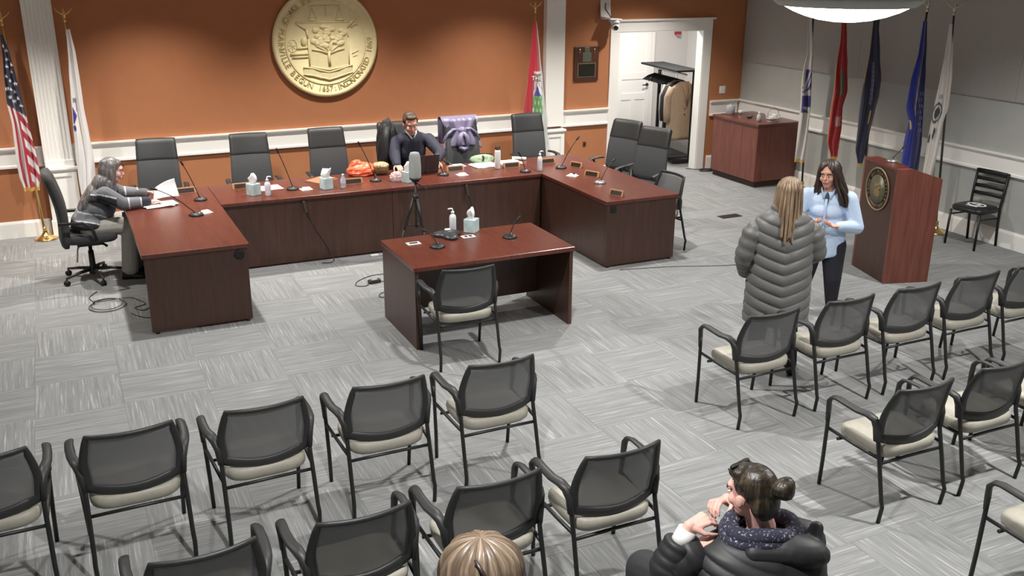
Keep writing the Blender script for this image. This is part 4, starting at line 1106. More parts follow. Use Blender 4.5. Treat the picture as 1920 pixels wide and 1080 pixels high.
def card(label, x, y, rz, w=0.09, d=0.055, tent=True, z=TZ, name='paper_card', cat='card', m=M_PAPER):
    t = thing(name, label, cat, (x, y, z), rz)
    MB().box((0, 0, 0.0012), (w*1.25, d*1.5, 0.0018)).build('card_sheet', m, t)
    if tent: MB().box((0.004, 0, 0.012), (w*0.8, d*0.9, 0.016)).build('card_stack', m, t, bevel=0.003)
    return t
card('white card right of the microphone near the second tissue box', 2.35, -2.03, 0.1, 0.10, 0.07)
card('white card at the desk edge right of the laptop microphone', 4.205, -2.04, 0.05, 0.10, 0.07)
card('white card behind the name plate right of the laptop', 4.34, -1.56, 0.05, 0.15, 0.08)
cc = card('white card with a dark clip on the right wing', 5.38, -2.60, -0.9, 0.10, 0.07)
MB().box((0.02, 0.0, 0.024), (0.03, 0.02, 0.01)).build('dark_clip', M_DARK, cc)
card('white adapter box behind the middle microphone of the left wing', 1.19, -2.62, 0.4, 0.09, 0.07)
card('pink sheet of paper behind the leftmost pump bottle', 2.0, -1.80, 0.1, 0.20, 0.16, False, name='paper_sheet', cat='paper', m=mat('pink_paper', (214, 160, 164), 0.8))

fo = thing('folder', 'brown paper folder behind the second tissue box', 'folder', (2.62, -1.66, TZ), 0.5)
MB().box((0, 0, 0.004), (0.30, 0.23, 0.007)).build('folder_cover', mat('kraft_folder', (158, 112, 82), 0.7), fo); MB().box((-0.01, 0.005, 0.011), (0.28, 0.21, 0.006), rot=(0.0, -0.04, 0.05)).build('folder_flap', mat('kraft_folder', (158, 112, 82), 0.7), fo)

def crumple(c, r, seed, n=26, m=18, amp=0.18):
    mb = MB().ell((0, 0, 0), (1, 1, 1), n, m); rr = random.Random(seed)
    dirs = [(Vector((rr.gauss(0, 1), rr.gauss(0, 1), rr.gauss(0, 1))).normalized(), rr.uniform(3, 9), rr.uniform(0, 6)) for _ in range(10)]
    out = []
    for v in mb.v:
        k = 1+sum(amp*0.35*abs(math.sin(f*v.dot(d)+p)) for d, f, p in dirs)/2.2-amp*0.5
        out.append(Vector((c[0]+v.x*r[0]*k, c[1]+v.y*r[1]*k, max(0.001, c[2]+v.z*r[2]*k))))
    mb.v = out; mb.sm = [False]*len(mb.sm); return mb
ob = thing('plastic_bag', 'crumpled orange plastic bag on the centre desk', 'bag', (3.12, -1.56, TZ))
crumple((0, 0, 0.055), (0.145, 0.11, 0.075), 4, amp=0.4).build('bag_body', mat('orange_plastic', (240, 112, 78), 0.35), ob)
crumple((-0.05, 0, 0.12), (0.055, 0.05, 0.05), 9, 18, 12, 0.5).build('bag_knot', mat('orange_plastic', (240, 112, 78), 0.35), ob)
crumple((0.12, 0.02, 0.04), (0.035, 0.03, 0.03), 2, 14, 10, 0.4).build('bag_contents', M_PAPER, ob)
ball = thing('round_pouch', 'round olive brown pouch with a pale speckled top left of the man', 'pouch', (3.345, -1.62, TZ))
MB().lathe([(0.05, 0.001), (0.08, 0.02), (0.09, 0.06), (0.085, 0.09), (0.06, 0.118), (0.0, 0.128)], 28).build('pouch_body', mat('olive_cloth', (112, 84, 52), 0.7, noise=0.2, scale=20), ball)
crumple((0, 0, 0.105), (0.082, 0.08, 0.036), 12, 22, 12, 0.3).build('pouch_top', mat('pouch_speckle', (176, 156, 118), 0.6, noise=0.7, scale=55), ball)
cw = thing('plastic_wrap', 'crumpled clear plastic wrap beside the tissue box in front of the man', 'wrap', (3.395, -2.03, TZ))
crumple((0, 0, 0.045), (0.06, 0.055, 0.05), 21, 24, 16, 0.55).build('wrap', mat('clear_wrap', (236, 214, 214), 0.15, alpha=0.6), cw)
lp = thing('laptop', 'dark laptop open in front of the man, its lid toward the viewer', 'laptop', (3.83, -1.72, TZ), 0.04)
MB().box((0, 0.03, 0.009), (0.33, 0.225, 0.016)).build('laptop_base', M_BLACKPL, lp, bevel=0.003)
MB().box((0, -0.108, 0.12), (0.33, 0.008, 0.22), rot=(0.22, 0, 0)).build('laptop_lid', mat('laptop_lid', (72, 58, 56), 0.35, 0.3), lp, bevel=0.003)
MB().box((0, 0.02, 0.0185), (0.29, 0.11, 0.003)).build('keyboard', M_DARK, lp)
def papers(label, x, y, rz, sheets, name='paper_stack'):
    t = thing(name, label, 'papers', (x, y, TZ), rz)
    rr = random.Random(int(x*77))
    for k in range(sheets): MB().box((rr.uniform(-0.04, 0.04), rr.uniform(-0.03, 0.03), 0.002+0.003*k), (0.28, 0.216, 0.0024), rot=(0, 0, rr.uniform(-0.25, 0.25))).build('sheet', M_PAPER, t)
    return t
papers('loose white papers spread left of the white insulated bottle', 4.66, -1.66, 0.25, 5)
papers('loose white papers spread right of the white insulated bottle', 4.99, -1.63, -0.1, 4)
rl = thing('paper_roll', 'small white paper roll lying on the papers below the purple jacket', 'paper', (5.20, -1.52, TZ+0.02), -0.7)
MB().lathe([(0.02, -0.09), (0.02, 0.09)], 16, M=Matrix.Rotation(PI/2, 4, 'Y')).build('roll', M_PAPER, rl)
pu = thing('zip_pouch', 'green and white patterned zip pouch behind the papers', 'pouch', (4.69, -1.50, TZ), -0.1)
crumple((0, 0, 0.05), (0.15, 0.05, 0.06), 31, 26, 16, 0.12).build('pouch_body', mat('pouch_print', (150, 172, 140), 0.6, noise=0.45, scale=22), pu)
MB().tube([(-0.14, -0.005, 0.108), (0, -0.01, 0.117), (0.14, -0.005, 0.105)], 0.006).build('zip', M_DARK, pu)
MB().tube([(0.0, -0.04, 0.10), (0.01, -0.055, 0.07), (0.0, -0.052, 0.03)], 0.012).build('strap', M_DARK, pu)
ps = papers('stack of white papers on the left wing under the woman\'s hands', 0.80, -2.13, 0.12, 6)

ph = thing('conference_phone', 'black three armed conference phone on the lone table', 'phone', (3.096, -4.40, TZ), 0.5)
b = MB(); rings = []
for z, k in ((0.001, 0.9), (0.012, 1.0), (0.03, 0.8), (0.048, 0.45), (0.052, 0.2)):
    rings.append([Vector((0.125*k*(1+0.28*math.cos(3*q))*math.cos(q), 0.125*k*(1+0.28*math.cos(3*q))*math.sin(q), z)) for q in [2*PI*j/42 for j in range(42)]])
b.loft(rings); b.build('phone_body', mat('phone_black', (58, 60, 62), 0.35), ph)
MB().box((0.03, 0.03, 0.05), (0.05, 0.03, 0.01), rot=(0.2, 0, -0.5)).build('phone_screen', M_PAPER, ph); MB().ell((-0.04, -0.08, 0.03), 0.008, 8, 6).build('phone_light', M_CHROME, ph)
for k in range(6): MB().box((-0.02+0.018*(k % 3), -0.03+0.016*(k//3), 0.05), (0.011, 0.009, 0.006)).build('phone_key', M_GREYPL, ph)

# conference camera on a tripod
tp = thing('camera_tripod', 'black tripod behind the lone table carrying a grey camera tower', 'tripod', (3.36, -2.78, 0))
for k in range(3):
    a = -PI/2+0.25+k*2*PI/3; c, s = math.cos(a), math.sin(a)
    lg = MB().tube([(0.025*c, 0.025*s, 0.71), (0.13*c, 0.13*s, 0.36)], [0.017, 0.014], 8).tube([(0.125*c, 0.125*s, 0.38), (0.25*c, 0.25*s, 0.012)], [0.010, 0.009], 8).build('leg', M_FRAME, tp)
    MB().ell((0.25*c, 0.25*s, 0.014), 0.014, 8, 6).build('rubber_foot', M_DARK, lg)
    MB().tube([(0, 0, 0.40), (0.115*c, 0.115*s, 0.42)], 0.006, 6).build('brace', M_FRAME, tp)
MB().tube([(0, 0, 0.38), (0, 0, 0.90)], 0.013, 10).lathe([(0.028, 0.69), (0.032, 0.72), (0.028, 0.75)], 14).build('centre_column', M_FRAME, tp)
MB().box((0, 0, 0.905), (0.07, 0.07, 0.025)).tube([(0, 0, 0.88), (0.1, -0.08, 0.82)], 0.007).build('tripod_head', M_DARK, tp, bevel=0.005)
ow = thing('camera_tower', 'light grey tower shaped conference camera on the tripod', 'camera', (3.36, -2.78, 0.9185))
MB().lathe([(0.05, 0.0), (0.058, 0.004), (0.064, 0.04), (0.066, 0.13), (0.060, 0.24), (0.054, 0.27), (0.046, 0.288), (0.02, 0.295), (0, 0.296)], 28).build('tower_shell', mat('tower_fabric', (160, 161, 160), 0.75, noise=0.06, scale=200), ow)
MB().lathe([(0.062, 0.001), (0.064, 0.014), (0.062, 0.018)], 28).build('base_ring', M_BLACKPL, ow)

# things on the corner cabinet
CZ = 0.928
sp = thing('grey_canister', 'grey cylindrical canister on the corner cabinet beside the door casing', 'canister', (9.25, -0.50, CZ))
MB().lathe([(0.062, 0.001), (0.066, 0.006), (0.066, 0.12), (0.05, 0.135), (0.02, 0.14), (0.02, 0.155), (0, 0.156)], 26).build('canister_body', mat('canister_grey', (158, 160, 166), 0.5), sp)
cu = thing('white_cup', 'small white cup right of the grey canister on the corner cabinet', 'cup', (9.40, -0.55, CZ))
MB().lathe([(0.025, 0.001), (0.033, 0.055), (0.030, 0.055), (0.022, 0.006), (0, 0.006)], 18).build('cup_body', M_WHITEPL, cu)
bo = thing('clear_bottle', 'pale bottle near the front edge of the corner cabinet, left of the basket', 'bottle', (9.23, -1.20, CZ))
MB().lathe([(0.03, 0.001), (0.034, 0.008), (0.034, 0.08), (0.015, 0.105), (0.015, 0.125), (0, 0.126)], 18).build('bottle_body', mat('pale_bottle', (186, 188, 186), 0.2), bo)
MB().lathe([(0.017, 0.113), (0.017, 0.13), (0, 0.131)], 12).build('bottle_cap', M_WHITEPL, bo)
bk = thing('wire_basket', 'small white basket with a hoop handle on the corner cabinet', 'basket', (9.40, -1.30, CZ), 0.0)
w = MB(); 
for z, r in ((0.006, 0.07), (0.05, 0.085), (0.10, 0.10)): w.tube([(1.25*r*math.cos(2*PI*k/24), 0.8*r*math.sin(2*PI*k/24), z) for k in range(24)], 0.005, 6, closed=True)
for k in range(16):
    a = 2*PI*k/16; w.tube([(1.25*0.07*math.cos(a), 0.8*0.07*math.sin(a), 0.006), (1.25*0.1*math.cos(a), 0.8*0.1*math.sin(a), 0.10)], 0.003, 5)
w.build('basket_wire', M_WHITEPL, bk)
MB().tube([(0.10*math.cos(PI*k/12), 0, 0.10+0.10*math.sin(PI*k/12)) for k in range(13)], 0.004, 6).build('hoop_handle', M_GREYPL, bk)
for q in ((-0.03, 0.0, 0.05), (0.04, 0.02, 0.05), (0.0, -0.03, 0.07)): crumple(q, (0.04, 0.03, 0.035), int(q[0]*1000)+50, 14, 10, 0.3).build('basket_filling', M_PAPER, bk)
rm = thing('remote_control', 'black remote control lying on the corner cabinet', 'remote', (9.30, -0.90, CZ), 0.6)
MB().box((0, 0, 0.011), (0.15, 0.045, 0.018)).build('remote_body', M_DARK, rm, bevel=0.004); MB().box((0.03, 0, 0.021), (0.05, 0.028, 0.003)).build('remote_keys', M_GREYPL, rm)

# ================================================================ coat rack in the coat room
ck = thing('coat_rack', 'black garment rack with an empty hanger row in the coat room', 'rack', (9.14, 1.02, 0), -0.12)
MR = mat('rack_black', (22, 22, 24), 0.8)
for s in (-1, 1):
    MB().box((0.13, s*0.60, 0.75), (0.05, 0.04, 1.46)).build('post', MR, ck, bevel=0.004)
    MB().box((0.05, s*0.60, 0.045), (0.48, 0.05, 0.05)).build('foot', MR, ck, bevel=0.004)
MB().box((0, 0, 1.485), (0.42, 1.30, 0.03)).build('top_shelf', MR, ck, bevel=0.003)
MB().box((0, 0, 0.10), (0.40, 1.16, 0.02)).build('shoe_shelf', MR, ck, bevel=0.003)
MB().tube([(0, -0.58, 1.42), (0, 0.58, 1.42)], 0.014, 10).build('rail', M_CHROME, ck)
CK = Matrix.Translation((9.14, 1.02, 0)) @ Matrix.Rotation(-0.12, 4, 'Z')
WORDS = 'first second third fourth fifth sixth seventh eighth ninth tenth eleventh twelfth thirteenth fourteenth'.split()
def hanger(y, label, rz=0.0):
    p = CK @ Vector((0, y, 1.42))
    t = thing('coat_hanger', label, 'hanger', p, -0.12+rz, 'black hangers on the coat rack')
    MB().tube([(0, 0, -0.10), (0, 0, -0.06)] + [(0.022*math.sin(a), 0, -0.02-0.0+0.022*math.cos(a)-0.022+0.038) for a in [PI*(1-k/8)+0.0 for k in range(0, 9)]], 0.003, 6).build('hook', M_CHROME, t)
    MB().tube([(-0.21, 0, -0.19), (-0.12, 0, -0.135), (0, 0, -0.10), (0.12, 0, -0.135), (0.21, 0, -0.19)], [(0.008, 0.012)]*5, 8, up=(0, 0, 1)).tube([(-0.2, 0, -0.187), (0.2, 0, -0.187)], 0.005, 6).build('hanger_arm', MR, t)
    return t
H0 = None
for k in range(13):
    y = 0.54-k*0.06
    if H0 is None: H0 = hanger(y, 'empty black hanger, first from the far end of the coat rack')
    else: dup(H0, CK @ Vector((0, y, 1.42)), -0.12+random.uniform(-0.08, 0.08), 'empty black hanger, %s from the far end of the coat rack' % WORDS[k])
hanger(-0.275, 'empty black hanger just before the grey jacket on the coat rack')
def coat(name, label, y, L, col, w=0.235, depth=0.07, openf=False, rz=0.0):
    p = CK @ Vector((0, y, 1.42))
    t = thing(name, label, 'coat', p, -0.12+rz)
    m = mat(name+'_cloth', col, 0.85, noise=0.07, scale=30, bump=0.1)
    mb = MB(); rings = []
    for i in range(15):
        h = i/14; z = -0.115-L*h
        ww = w*(0.30+0.72*min(1, h*7)**0.6) + 0.04*h
        dd = depth*(0.55+0.45*min(1, h*5))+0.015*h
        rings.append([Vector((ww*math.cos(q)*abs(math.cos(q))**-0.25 if abs(math.cos(q)) > 1e-3 else 0, dd*math.sin(q)*(1+0.10*math.sin(7*q+2*h)*h), z-(0.0 if h < 0.1 else 0))) for q in [2*PI*j/40 for j in range(40)]])
    mb.loft(rings); mb.build('coat_body', m, t)
    for s in (-1, 1):
        MB().tube([(s*w*0.85, 0, -0.20), (s*(w+0.035), 0.0, -0.36), (s*(w+0.05), -0.02, -0.58), (s*(w+0.045), -0.03, -0.74)], [(0.05, 0.06), (0.055, 0.065), (0.05, 0.06), (0.045, 0.055)], 14).build('sleeve', m, t)
    if openf:
        MB().tube([(-0.05, -depth*0.55, -0.11), (-0.02, -depth-0.012, -0.25), (0.03, -depth-0.016, -0.5)], [(0.03, 0.008), (0.05, 0.008), (0.01, 0.006)], 8).tube([(0.06, -depth*0.55, -0.11), (0.06, -depth-0.012, -0.25), (0.035, -depth-0.016, -0.5)], [(0.03, 0.008), (0.05, 0.008), (0.01, 0.006)], 8).build('lapel', m, t)
        for z in (-0.53, -0.62): MB().ell((0.0, -depth-0.018, z), (0.012, 0.005, 0.012), 10, 6).build('button', mat('coat_button', (96, 70, 48), 0.4), t)
    return t
coat('dark_coat', 'black coat hanging behind the long tan coat', -0.375, 0.78, (34, 34, 38), depth=0.05, rz=0.03)
coat('tan_coat', 'long tan coat hanging at the near end of the rack', -0.50, 0.92, (160, 142, 120), openf=True, rz=0.02)
coat('grey_coat', 'pale grey jacket hanging half hidden by the door casing', -0.275, 0.60, (150, 144, 138), 0.2, 0.045, rz=-0.02)

# ================================================================ cables on the floor
def cable(label, pts, r=0.004, name='floor_cable', m=M_CABLE):
    c = sum((Vector(p) for p in pts), Vector())/len(pts)
    # smooth the path
    P = [Vector(p) for p in pts]; Q = []
    for i in range(len(P)-1):
        p0, p1, p2, p3 = P[max(i-1, 0)], P[i], P[i+1], P[min(i+2, len(P)-1)]
        for k in range(6):
            t = k/6; Q.append(0.5*((2*p1)+(p2-p0)*t+(2*p0-5*p1+4*p2-p3)*t*t+(3*p1-p0-3*p2+p3)*t**3))
    Q.append(P[-1])
    o = MB().tube([q-Vector((c.x, c.y, 0)) for q in Q], r, 6).build(name, m); o.location = (c.x, c.y, 0)
    return tag(o, label, 'cable')
z = 0.0055
loop = [(0.10, -2.45, z), (0.02, -2.62, z), (0.06, -2.80, z)]
for k in range(26):
    a = 2.6+k*0.5; loop.append((0.17+0.15*math.cos(a)*(1+0.12*math.sin(a*0.37)), -2.93+0.17*math.sin(a)*(1+0.1*math.cos(a*0.21)), z+0.0009*k))
loop += [(0.36, -2.80, z+0.01), (0.44, -2.86, z), (0.50, -3.02, z), (0.40, -3.10, z), (0.47, -3.2, z), (0.56, -3.1, z)]
cable('black cable coiled on the carpet beside the left wing of the council desk', loop)
cable('short black cable end on the carpet by the left desk panel', [(0.36, -3.24, z), (0.40, -3.33, z), (0.48, -3.42, z), (0.56, -3.44, z)])
pb = thing('power_brick', 'black power brick on the carpet left of the lone table', 'adapter', (2.70, -3.31, 0), 0.1)
MB().box((0, 0, 0.02), (0.13, 0.06, 0.036)).build('brick_body', M_BLACKPL, pb, bevel=0.008); MB().box((0, 0, 0.039), (0.06, 0.03, 0.001)).build('brick_label', M_GREYPL, pb)
cable('black cable looped around the power brick left of the lone table', [(2.95, -3.10, z), (2.75, -3.08, z), (2.56, -3.2, z), (2.50, -3.33, z), (2.58, -3.38, z), (2.63, -3.34, z)])
cable('thin black cable running under the lone table', [(2.78, -3.30, z), (2.90, -3.45, z), (2.80, -3.62, z), (2.66, -3.66, z), (2.62, -3.76, z), (2.75, -3.80, z), (2.95, -3.7, z)])
cable('thin black cable lying across the open carpet right of the council desk', [(5.23, -3.98, z), (5.5, -4.04, z), (5.85, -4.13, z), (6.3, -4.30, z), (6.8, -4.42, z)], 0.0032)
cable('black cable heap on the carpet by the door casing and cabinet', [(8.90, 0.06, z), (8.98, -0.02, z)] + [(9.10+0.11*math.cos(k*0.62), -0.20+0.08*math.sin(k*0.62), z+0.001*k) for k in range(22)] + [(9.14, -0.30, 0.06), (9.17, -0.34, 0.25), (9.19, -0.365, 0.5)], 0.0055)
cable('black cable hanging down the left half of the centre desk front', [(2.23, -2.358, 0.70), (2.24, -2.358, 0.64), (2.29, -2.352, 0.52), (2.36, -2.352, 0.36), (2.47, -2.352, 0.16), (2.52, -2.40, 0.01), (2.46, -2.47, z), (2.38, -2.44, z)], 0.006)
cable('black cable hanging down the right half of the centre desk front', [(4.12, -2.358, 0.70), (4.14, -2.358, 0.62), (4.20, -2.352, 0.45), (4.25, -2.352, 0.25), (4.28, -2.352, 0.05), (4.3, -2.39, z)], 0.006)
for x, lab in ((2.24, 'black velcro strap where the left cable leaves the centre desk top'), (4.125, 'black velcro strap where the right cable leaves the centre desk top')):
    s_ = thing('cable_strap', lab, 'strap', (x, -2.352, 0.66)); MB().box((0.012, -0.012, -0.03), (0.03, 0.016, 0.13), rot=(0, -0.2, 0)).build('strap', mat('strap_dark', (70, 56, 46), 0.8), s_, bevel=0.004)
pg = thing('white_plug', 'small white plug on the carpet at the foot of the centre desk', 'plug', (2.98, -2.42, 0))
MB().box((0, 0, 0.012), (0.09, 0.03, 0.02)).build('plug_body', M_WHITEPL, pg, bevel=0.004); MB().tube([(0.045, 0, 0.01), (0.12, 0.01, 0.006), (0.2, 0.04, 0.006)], 0.004).build('plug_lead', M_WHITEPL, pg)
# ================================================================ people
def paint(o, fn):
    me = o.data; off = parent_loc(o)
    a = me.color_attributes.new('print', 'FLOAT_COLOR', 'POINT')
    for i, v in enumerate(me.vertices):
        c = fn(v.co+off); a.data[i].color = (c[0], c[1], c[2], 1)
def head_frame(c, facing, pitch=0.0, roll=0.0, s=1.0):
    rz = math.atan2(-facing[0], facing[1])
    return Matrix.Translation(c) @ Matrix.Rotation(rz, 4, 'Z') @ Matrix.Rotation(pitch, 4, 'X') @ Matrix.Rotation(roll, 4, 'Y') @ Matrix.Scale(s, 4)
def capm(mb, M, p0, p1, r0, r1, s=1.0): mb.cap(M @ Vector(p0), M @ Vector(p1), r0*s, r1*s)
def head_prims(mb, M, s=1.0):
    mb.ell((0, -0.012, 0.03), (0.074, 0.094, 0.09), M=M); mb.ell((0, 0.02, -0.03), (0.060, 0.072, 0.078), M=M)
    mb.ell((0, 0.055, -0.092), (0.032, 0.030, 0.024), M=M); mb.ell((0, 0.035, -0.075), (0.047, 0.045, 0.034), M=M)
    mb.ell((0, 0.074, 0.03), (0.052, 0.022, 0.022), M=M)
    capm(mb, M, (0, 0.088, 0.008), (0, 0.104, -0.026), 0.0085, 0.0125, s); mb.ell((0, 0.094, -0.03), (0.017, 0.012, 0.009), 10, 8, M=M)
    for q in (-1, 1):
        mb.ell((q*0.034, 0.062, -0.03), (0.027, 0.026, 0.026), M=M)
        mb.ell((q*0.076, -0.006, -0.012), (0.011, 0.022, 0.031), 10, 8, rot=(0.2, 0, 0), M=M)
    mb.ell((0, 0.088, -0.058), (0.026, 0.014, 0.016), 12, 8, M=M)
def face_parts(p, M, brow=(52, 38, 30)):
    l = MB()
    for q in (-1, 1):
        e = MB().ell((q*0.030, 0.0835, 0.0), (0.0135, 0.009, 0.007), 10, 8, M=M).build('eye', M_EYE, p, world=True)
        MB().ell((q*0.030, 0.0905, 0.0), (0.0058, 0.004, 0.0058), 8, 6, M=M).build('iris', M_IRIS, e, world=True)
        MB().tube([M @ Vector((q*0.014, 0.0955, 0.019)), M @ Vector((q*0.032, 0.0945, 0.0235)), M @ Vector((q*0.047, 0.083, 0.019))], 0.0035, 6).build('eyebrow', mat('brow_%d' % brow[0], brow, 0.8), p, world=True)
    l.ell((0, 0.0995, -0.0555), (0.021, 0.006, 0.0045), 12, 8, M=M); l.ell((0, 0.098, -0.063), (0.018, 0.006, 0.005), 12, 8, M=M)
    l.build('lips', M_LIPS, p, world=True)
def hand(mb, wrist, fdir, palm, thumb=1, curl=0.5, s=1.0, spread=0.10):
    w = Vector(wrist); f = Vector(fdir).normalized(); n = Vector(palm); n = (n-f*n.dot(f)).normalized(); sd = f.cross(n)*thumb
    L = [0.068, 0.077, 0.071, 0.055]
    for k in range(4):
        o = (1.5-k)*0.0195*s
        a = w + sd*(o*0.62) + f*0.012*s; kn = w + sd*o + f*(0.088-0.004*abs(k-1))*s
        mb.cap(a, kn, 0.0135*s, 0.0115*s, 10)
        d = (f + sd*spread*(1.5-k)*0.7).normalized(); p = kn; ang = 0.15
        for fr_, r0, r1 in ((0.46, 0.0098, 0.0088), (0.30, 0.0088, 0.008), (0.24, 0.008, 0.0068)):
            ang += curl*(0.8+0.12*k); dd = d*math.cos(ang)+n*math.sin(ang); q = p+dd*(L[k]*fr_*s); mb.cap(p, q, r0*s, r1*s, 8); p = q
    t0 = w + sd*0.022*s + f*0.018*s; t1 = t0 + (sd*0.75+f*0.6+n*0.35).normalized()*0.046*s; t2 = t1 + (f*0.85+sd*0.25+n*0.45).normalized()*0.034*s; t3 = t2+(f*0.8+sd*0.0+n*0.6).normalized()*0.026*s
    mb.cap(t0, t1, 0.0155*s, 0.0115*s, 8); mb.cap(t1, t2, 0.011*s, 0.0095*s, 8); mb.cap(t2, t3, 0.0095*s, 0.0075*s, 8)
def limb(mb, pts, rad):
    for (a, ra), (b, rb_) in zip(zip(pts, rad), zip(pts[1:], rad[1:])): mb.cap(a, b, ra, rb_)
def shoe(p, heel, fdir, m, L=0.24, name='shoe'):
    f = Vector((fdir[0], fdir[1], 0)).normalized(); sd = Vector((-f.y, f.x, 0)); h = Vector(heel); mb = MB(); rings = []
    for t, w, z in ((0, 0.025, 0.06), (0.06, 0.036, 0.085), (0.3, 0.034, 0.09), (0.5, 0.038, 0.068), (0.75, 0.045, 0.055), (0.92, 0.038, 0.048), (1.0, 0.016, 0.03)):
        rings.append([h+f*(t*L)+sd*(w*math.cos(a)*(1 if math.sin(a) > 0 else 1.05))+Vector((0, 0, max(0.002, z/2+z/2*math.sin(a)))) for a in [2*PI*j/16 for j in range(16)]])
    mb.loft(rings); return mb.build(name, m, p, world=True)
M_NAVYC = mat('navy_jacket', (44, 46, 62), 0.75, noise=0.08, scale=40)
M_BLACKC = mat('black_puffer', (40, 41, 44), 0.55, noise=0.08, scale=20)
M_PANTS_D = mat('dark_jeans', (30, 31, 40), 0.85)
M_PANTS_G = mat('grey_trousers', (164, 160, 152), 0.9, noise=0.06, scale=30)
M_PRINT = printed('printed_knit', 0.9, 0.2)
def V(*a): return Vector(a)

# ---- woman at the left wing
p = thing('person', 'seated woman with long grey hair and a banded sweater at the left wing', 'person', (0.12, -1.97, 0))
y = -1.98
HM = head_frame((0.405, y, 1.115), (1, -0.08, 0), -0.22, 0, 1.02)
b = MB(); head_prims(b, HM, 1.02)
limb(b, [HM @ V(0, -0.02, -0.05), V(0.32, y, 0.96), V(0.24, y, 0.80), V(0.12, y, 0.60)], [0.055, 0.07, 0.12, 0.13])
for s, e, w, h_dir in ((-1, V(0.46, -2.20, 0.805), V(0.70, -2.15, 0.80), V(1, 0.15, -0.08)), (1, V(0.48, -1.72, 0.82), V(0.71, -1.90, 0.83), V(1, -0.25, -0.02))):
    limb(b, [V(0.31, y+s*0.17, 0.90), e, w], [0.05, 0.04, 0.026]); hand(b, w, h_dir, V(0.1, 0, -1) if s < 0 else V(0.2, -0.6, -0.7), 1 if s < 0 else -1, 0.25)
    limb(b, [V(0.12, y+s*0.10, 0.57), V(0.50, y+s*0.11, 0.55), V(0.45+0.08*(s > 0), y-0.14+0.24*(s > 0), 0.10)], [0.08, 0.06, 0.045])
remesh(b, 'body', M_SKIN2, p, 0.0065); face_parts(p, HM, (110, 96, 86))
b = MB(); limb(b, [V(0.33, y, 0.955), V(0.27, y, 0.84), V(0.20, y, 0.72), V(0.13, y, 0.585)], [0.105, 0.15, 0.165, 0.185])
b.ell((0.13, y, 0.60), (0.18, 0.225, 0.10)); b.ell((0.25, y, 0.86), (0.13, 0.205, 0.12)); b.ell((0.24, y, 0.74), (0.16, 0.20, 0.13))
for s, e, w in ((-1, V(0.46, -2.20, 0.805), V(0.685, -2.153, 0.80)), (1, V(0.48, -1.72, 0.82), V(0.695, -1.892, 0.83))):
    limb(b, [V(0.30, y+s*0.17, 0.905), e, w], [0.085, 0.068, 0.05])
sw_ = remesh(b, 'sweater', M_PRINT, p, 0.009, 3)
g1, g2, bk_, wh_, nv_ = rgb(92, 94, 99), rgb(108, 110, 116), rgb(32, 32, 40), rgb(206, 206, 210), rgb(36, 36, 50)
def sweat(v):
    arm = v.x > 0.40 and v.z < 0.90 and abs(v.y-y) > 0.10 and v.z > 0.735
    if arm:
        if v.x > 0.635: return nv_
        if v.x > 0.622: return wh_
        if 0.505 < v.x < 0.518: return wh_
        return g2 if v.x > 0.5 else g1
    h = v.z + 0.35*(v.x-0.2) - 0.03*math.sin(v.y*16)
    if h > 0.925: return g1
    if h > 0.913: return wh_
    if h > 0.835: return bk_
    if h > 0.715: return g1
    if h > 0.704: return wh_
    if h > 0.615: return g2
    if h > 0.603: return wh_
    return bk_
paint(sw_, sweat)
b = MB()
for s in (-1, 1): limb(b, [V(0.12, y+s*0.10, 0.565), V(0.50, y+s*0.11, 0.555), V(0.45+0.08*(s > 0), y-0.14+0.24*(s > 0), 0.10)], [0.105, 0.088, 0.085])
b.ell((0.12, y, 0.575), (0.15, 0.20, 0.075)); remesh(b, 'trousers', M_PANTS_G, p, 0.009, 3)
shoe(p, (0.36, y-0.16, 0), (1, -0.2), M_DARK); shoe(p, (0.44, y+0.10, 0), (1, 0), M_DARK)
def hair_shell(prims, name, m, p, voxel=0.007): 
    b = MB()
    for q in prims: b.ell(*q[:2], rot=q[2] if len(q) > 2 else None)
    return remesh(b, name, m, p, voxel, 3)
M_HAIRG = hair_mat('grey_hair', (66, 61, 60), (102, 96, 95), (150, 145, 145), 55, 0.4, 'obj')
hair_shell([((0.385, y, 1.160), (0.106, 0.094, 0.092)), ((0.455, y, 1.185), (0.045, 0.066, 0.035), (0, 0.3, 0)), ((0.34, y, 1.10), (0.075, 0.10, 0.12)), ((0.315, y, 1.0), (0.075, 0.125, 0.12), (0, 0.35, 0)), ((0.375, y-0.078, 1.05), (0.055, 0.032, 0.11), (0, 0.3, 0)), ((0.375, y+0.078, 1.05), (0.055, 0.032, 0.11), (0, 0.3, 0)),
            ((0.265, y, 0.99), (0.07, 0.13, 0.13), (0, 0.5, 0)), ((0.175, y, 0.89), (0.06, 0.135, 0.13), (0, 0.5, 0)), ((0.105, y, 0.80), (0.05, 0.125, 0.13), (0, 0.4, 0)), ((0.06, y, 0.73), (0.035, 0.10, 0.11), (0, 0.2, 0)), ((0.335, y-0.105, 0.95), (0.05, 0.03, 0.09), (0, 0.4, 0))], 'hair', M_HAIRG, p)
b = MB()
for s in (-1, 1): b.tube([HM @ V(s*0.032+0.024*math.cos(a), 0.098, 0.072+0.017*math.sin(a)) for a in [2*PI*k/16 for k in range(16)]], 0.004, 6, closed=True); b.ell(HM @ V(s*0.032, 0.096, 0.072), (0.006, 0.02, 0.014), 10, 6)
b.build('glasses', M_DARK, p, world=True)
sh_ = thing('paper_sheet', 'white sheet of paper the long haired woman holds up over the stack', 'paper', (0.88, -2.0, TZ+0.03))
A_, B_, C_, D_ = V(0.755, -2.075, 0.79), V(1.02, -2.01, 0.79), V(0.995, -1.93, 0.965), V(0.80, -1.955, 0.895)
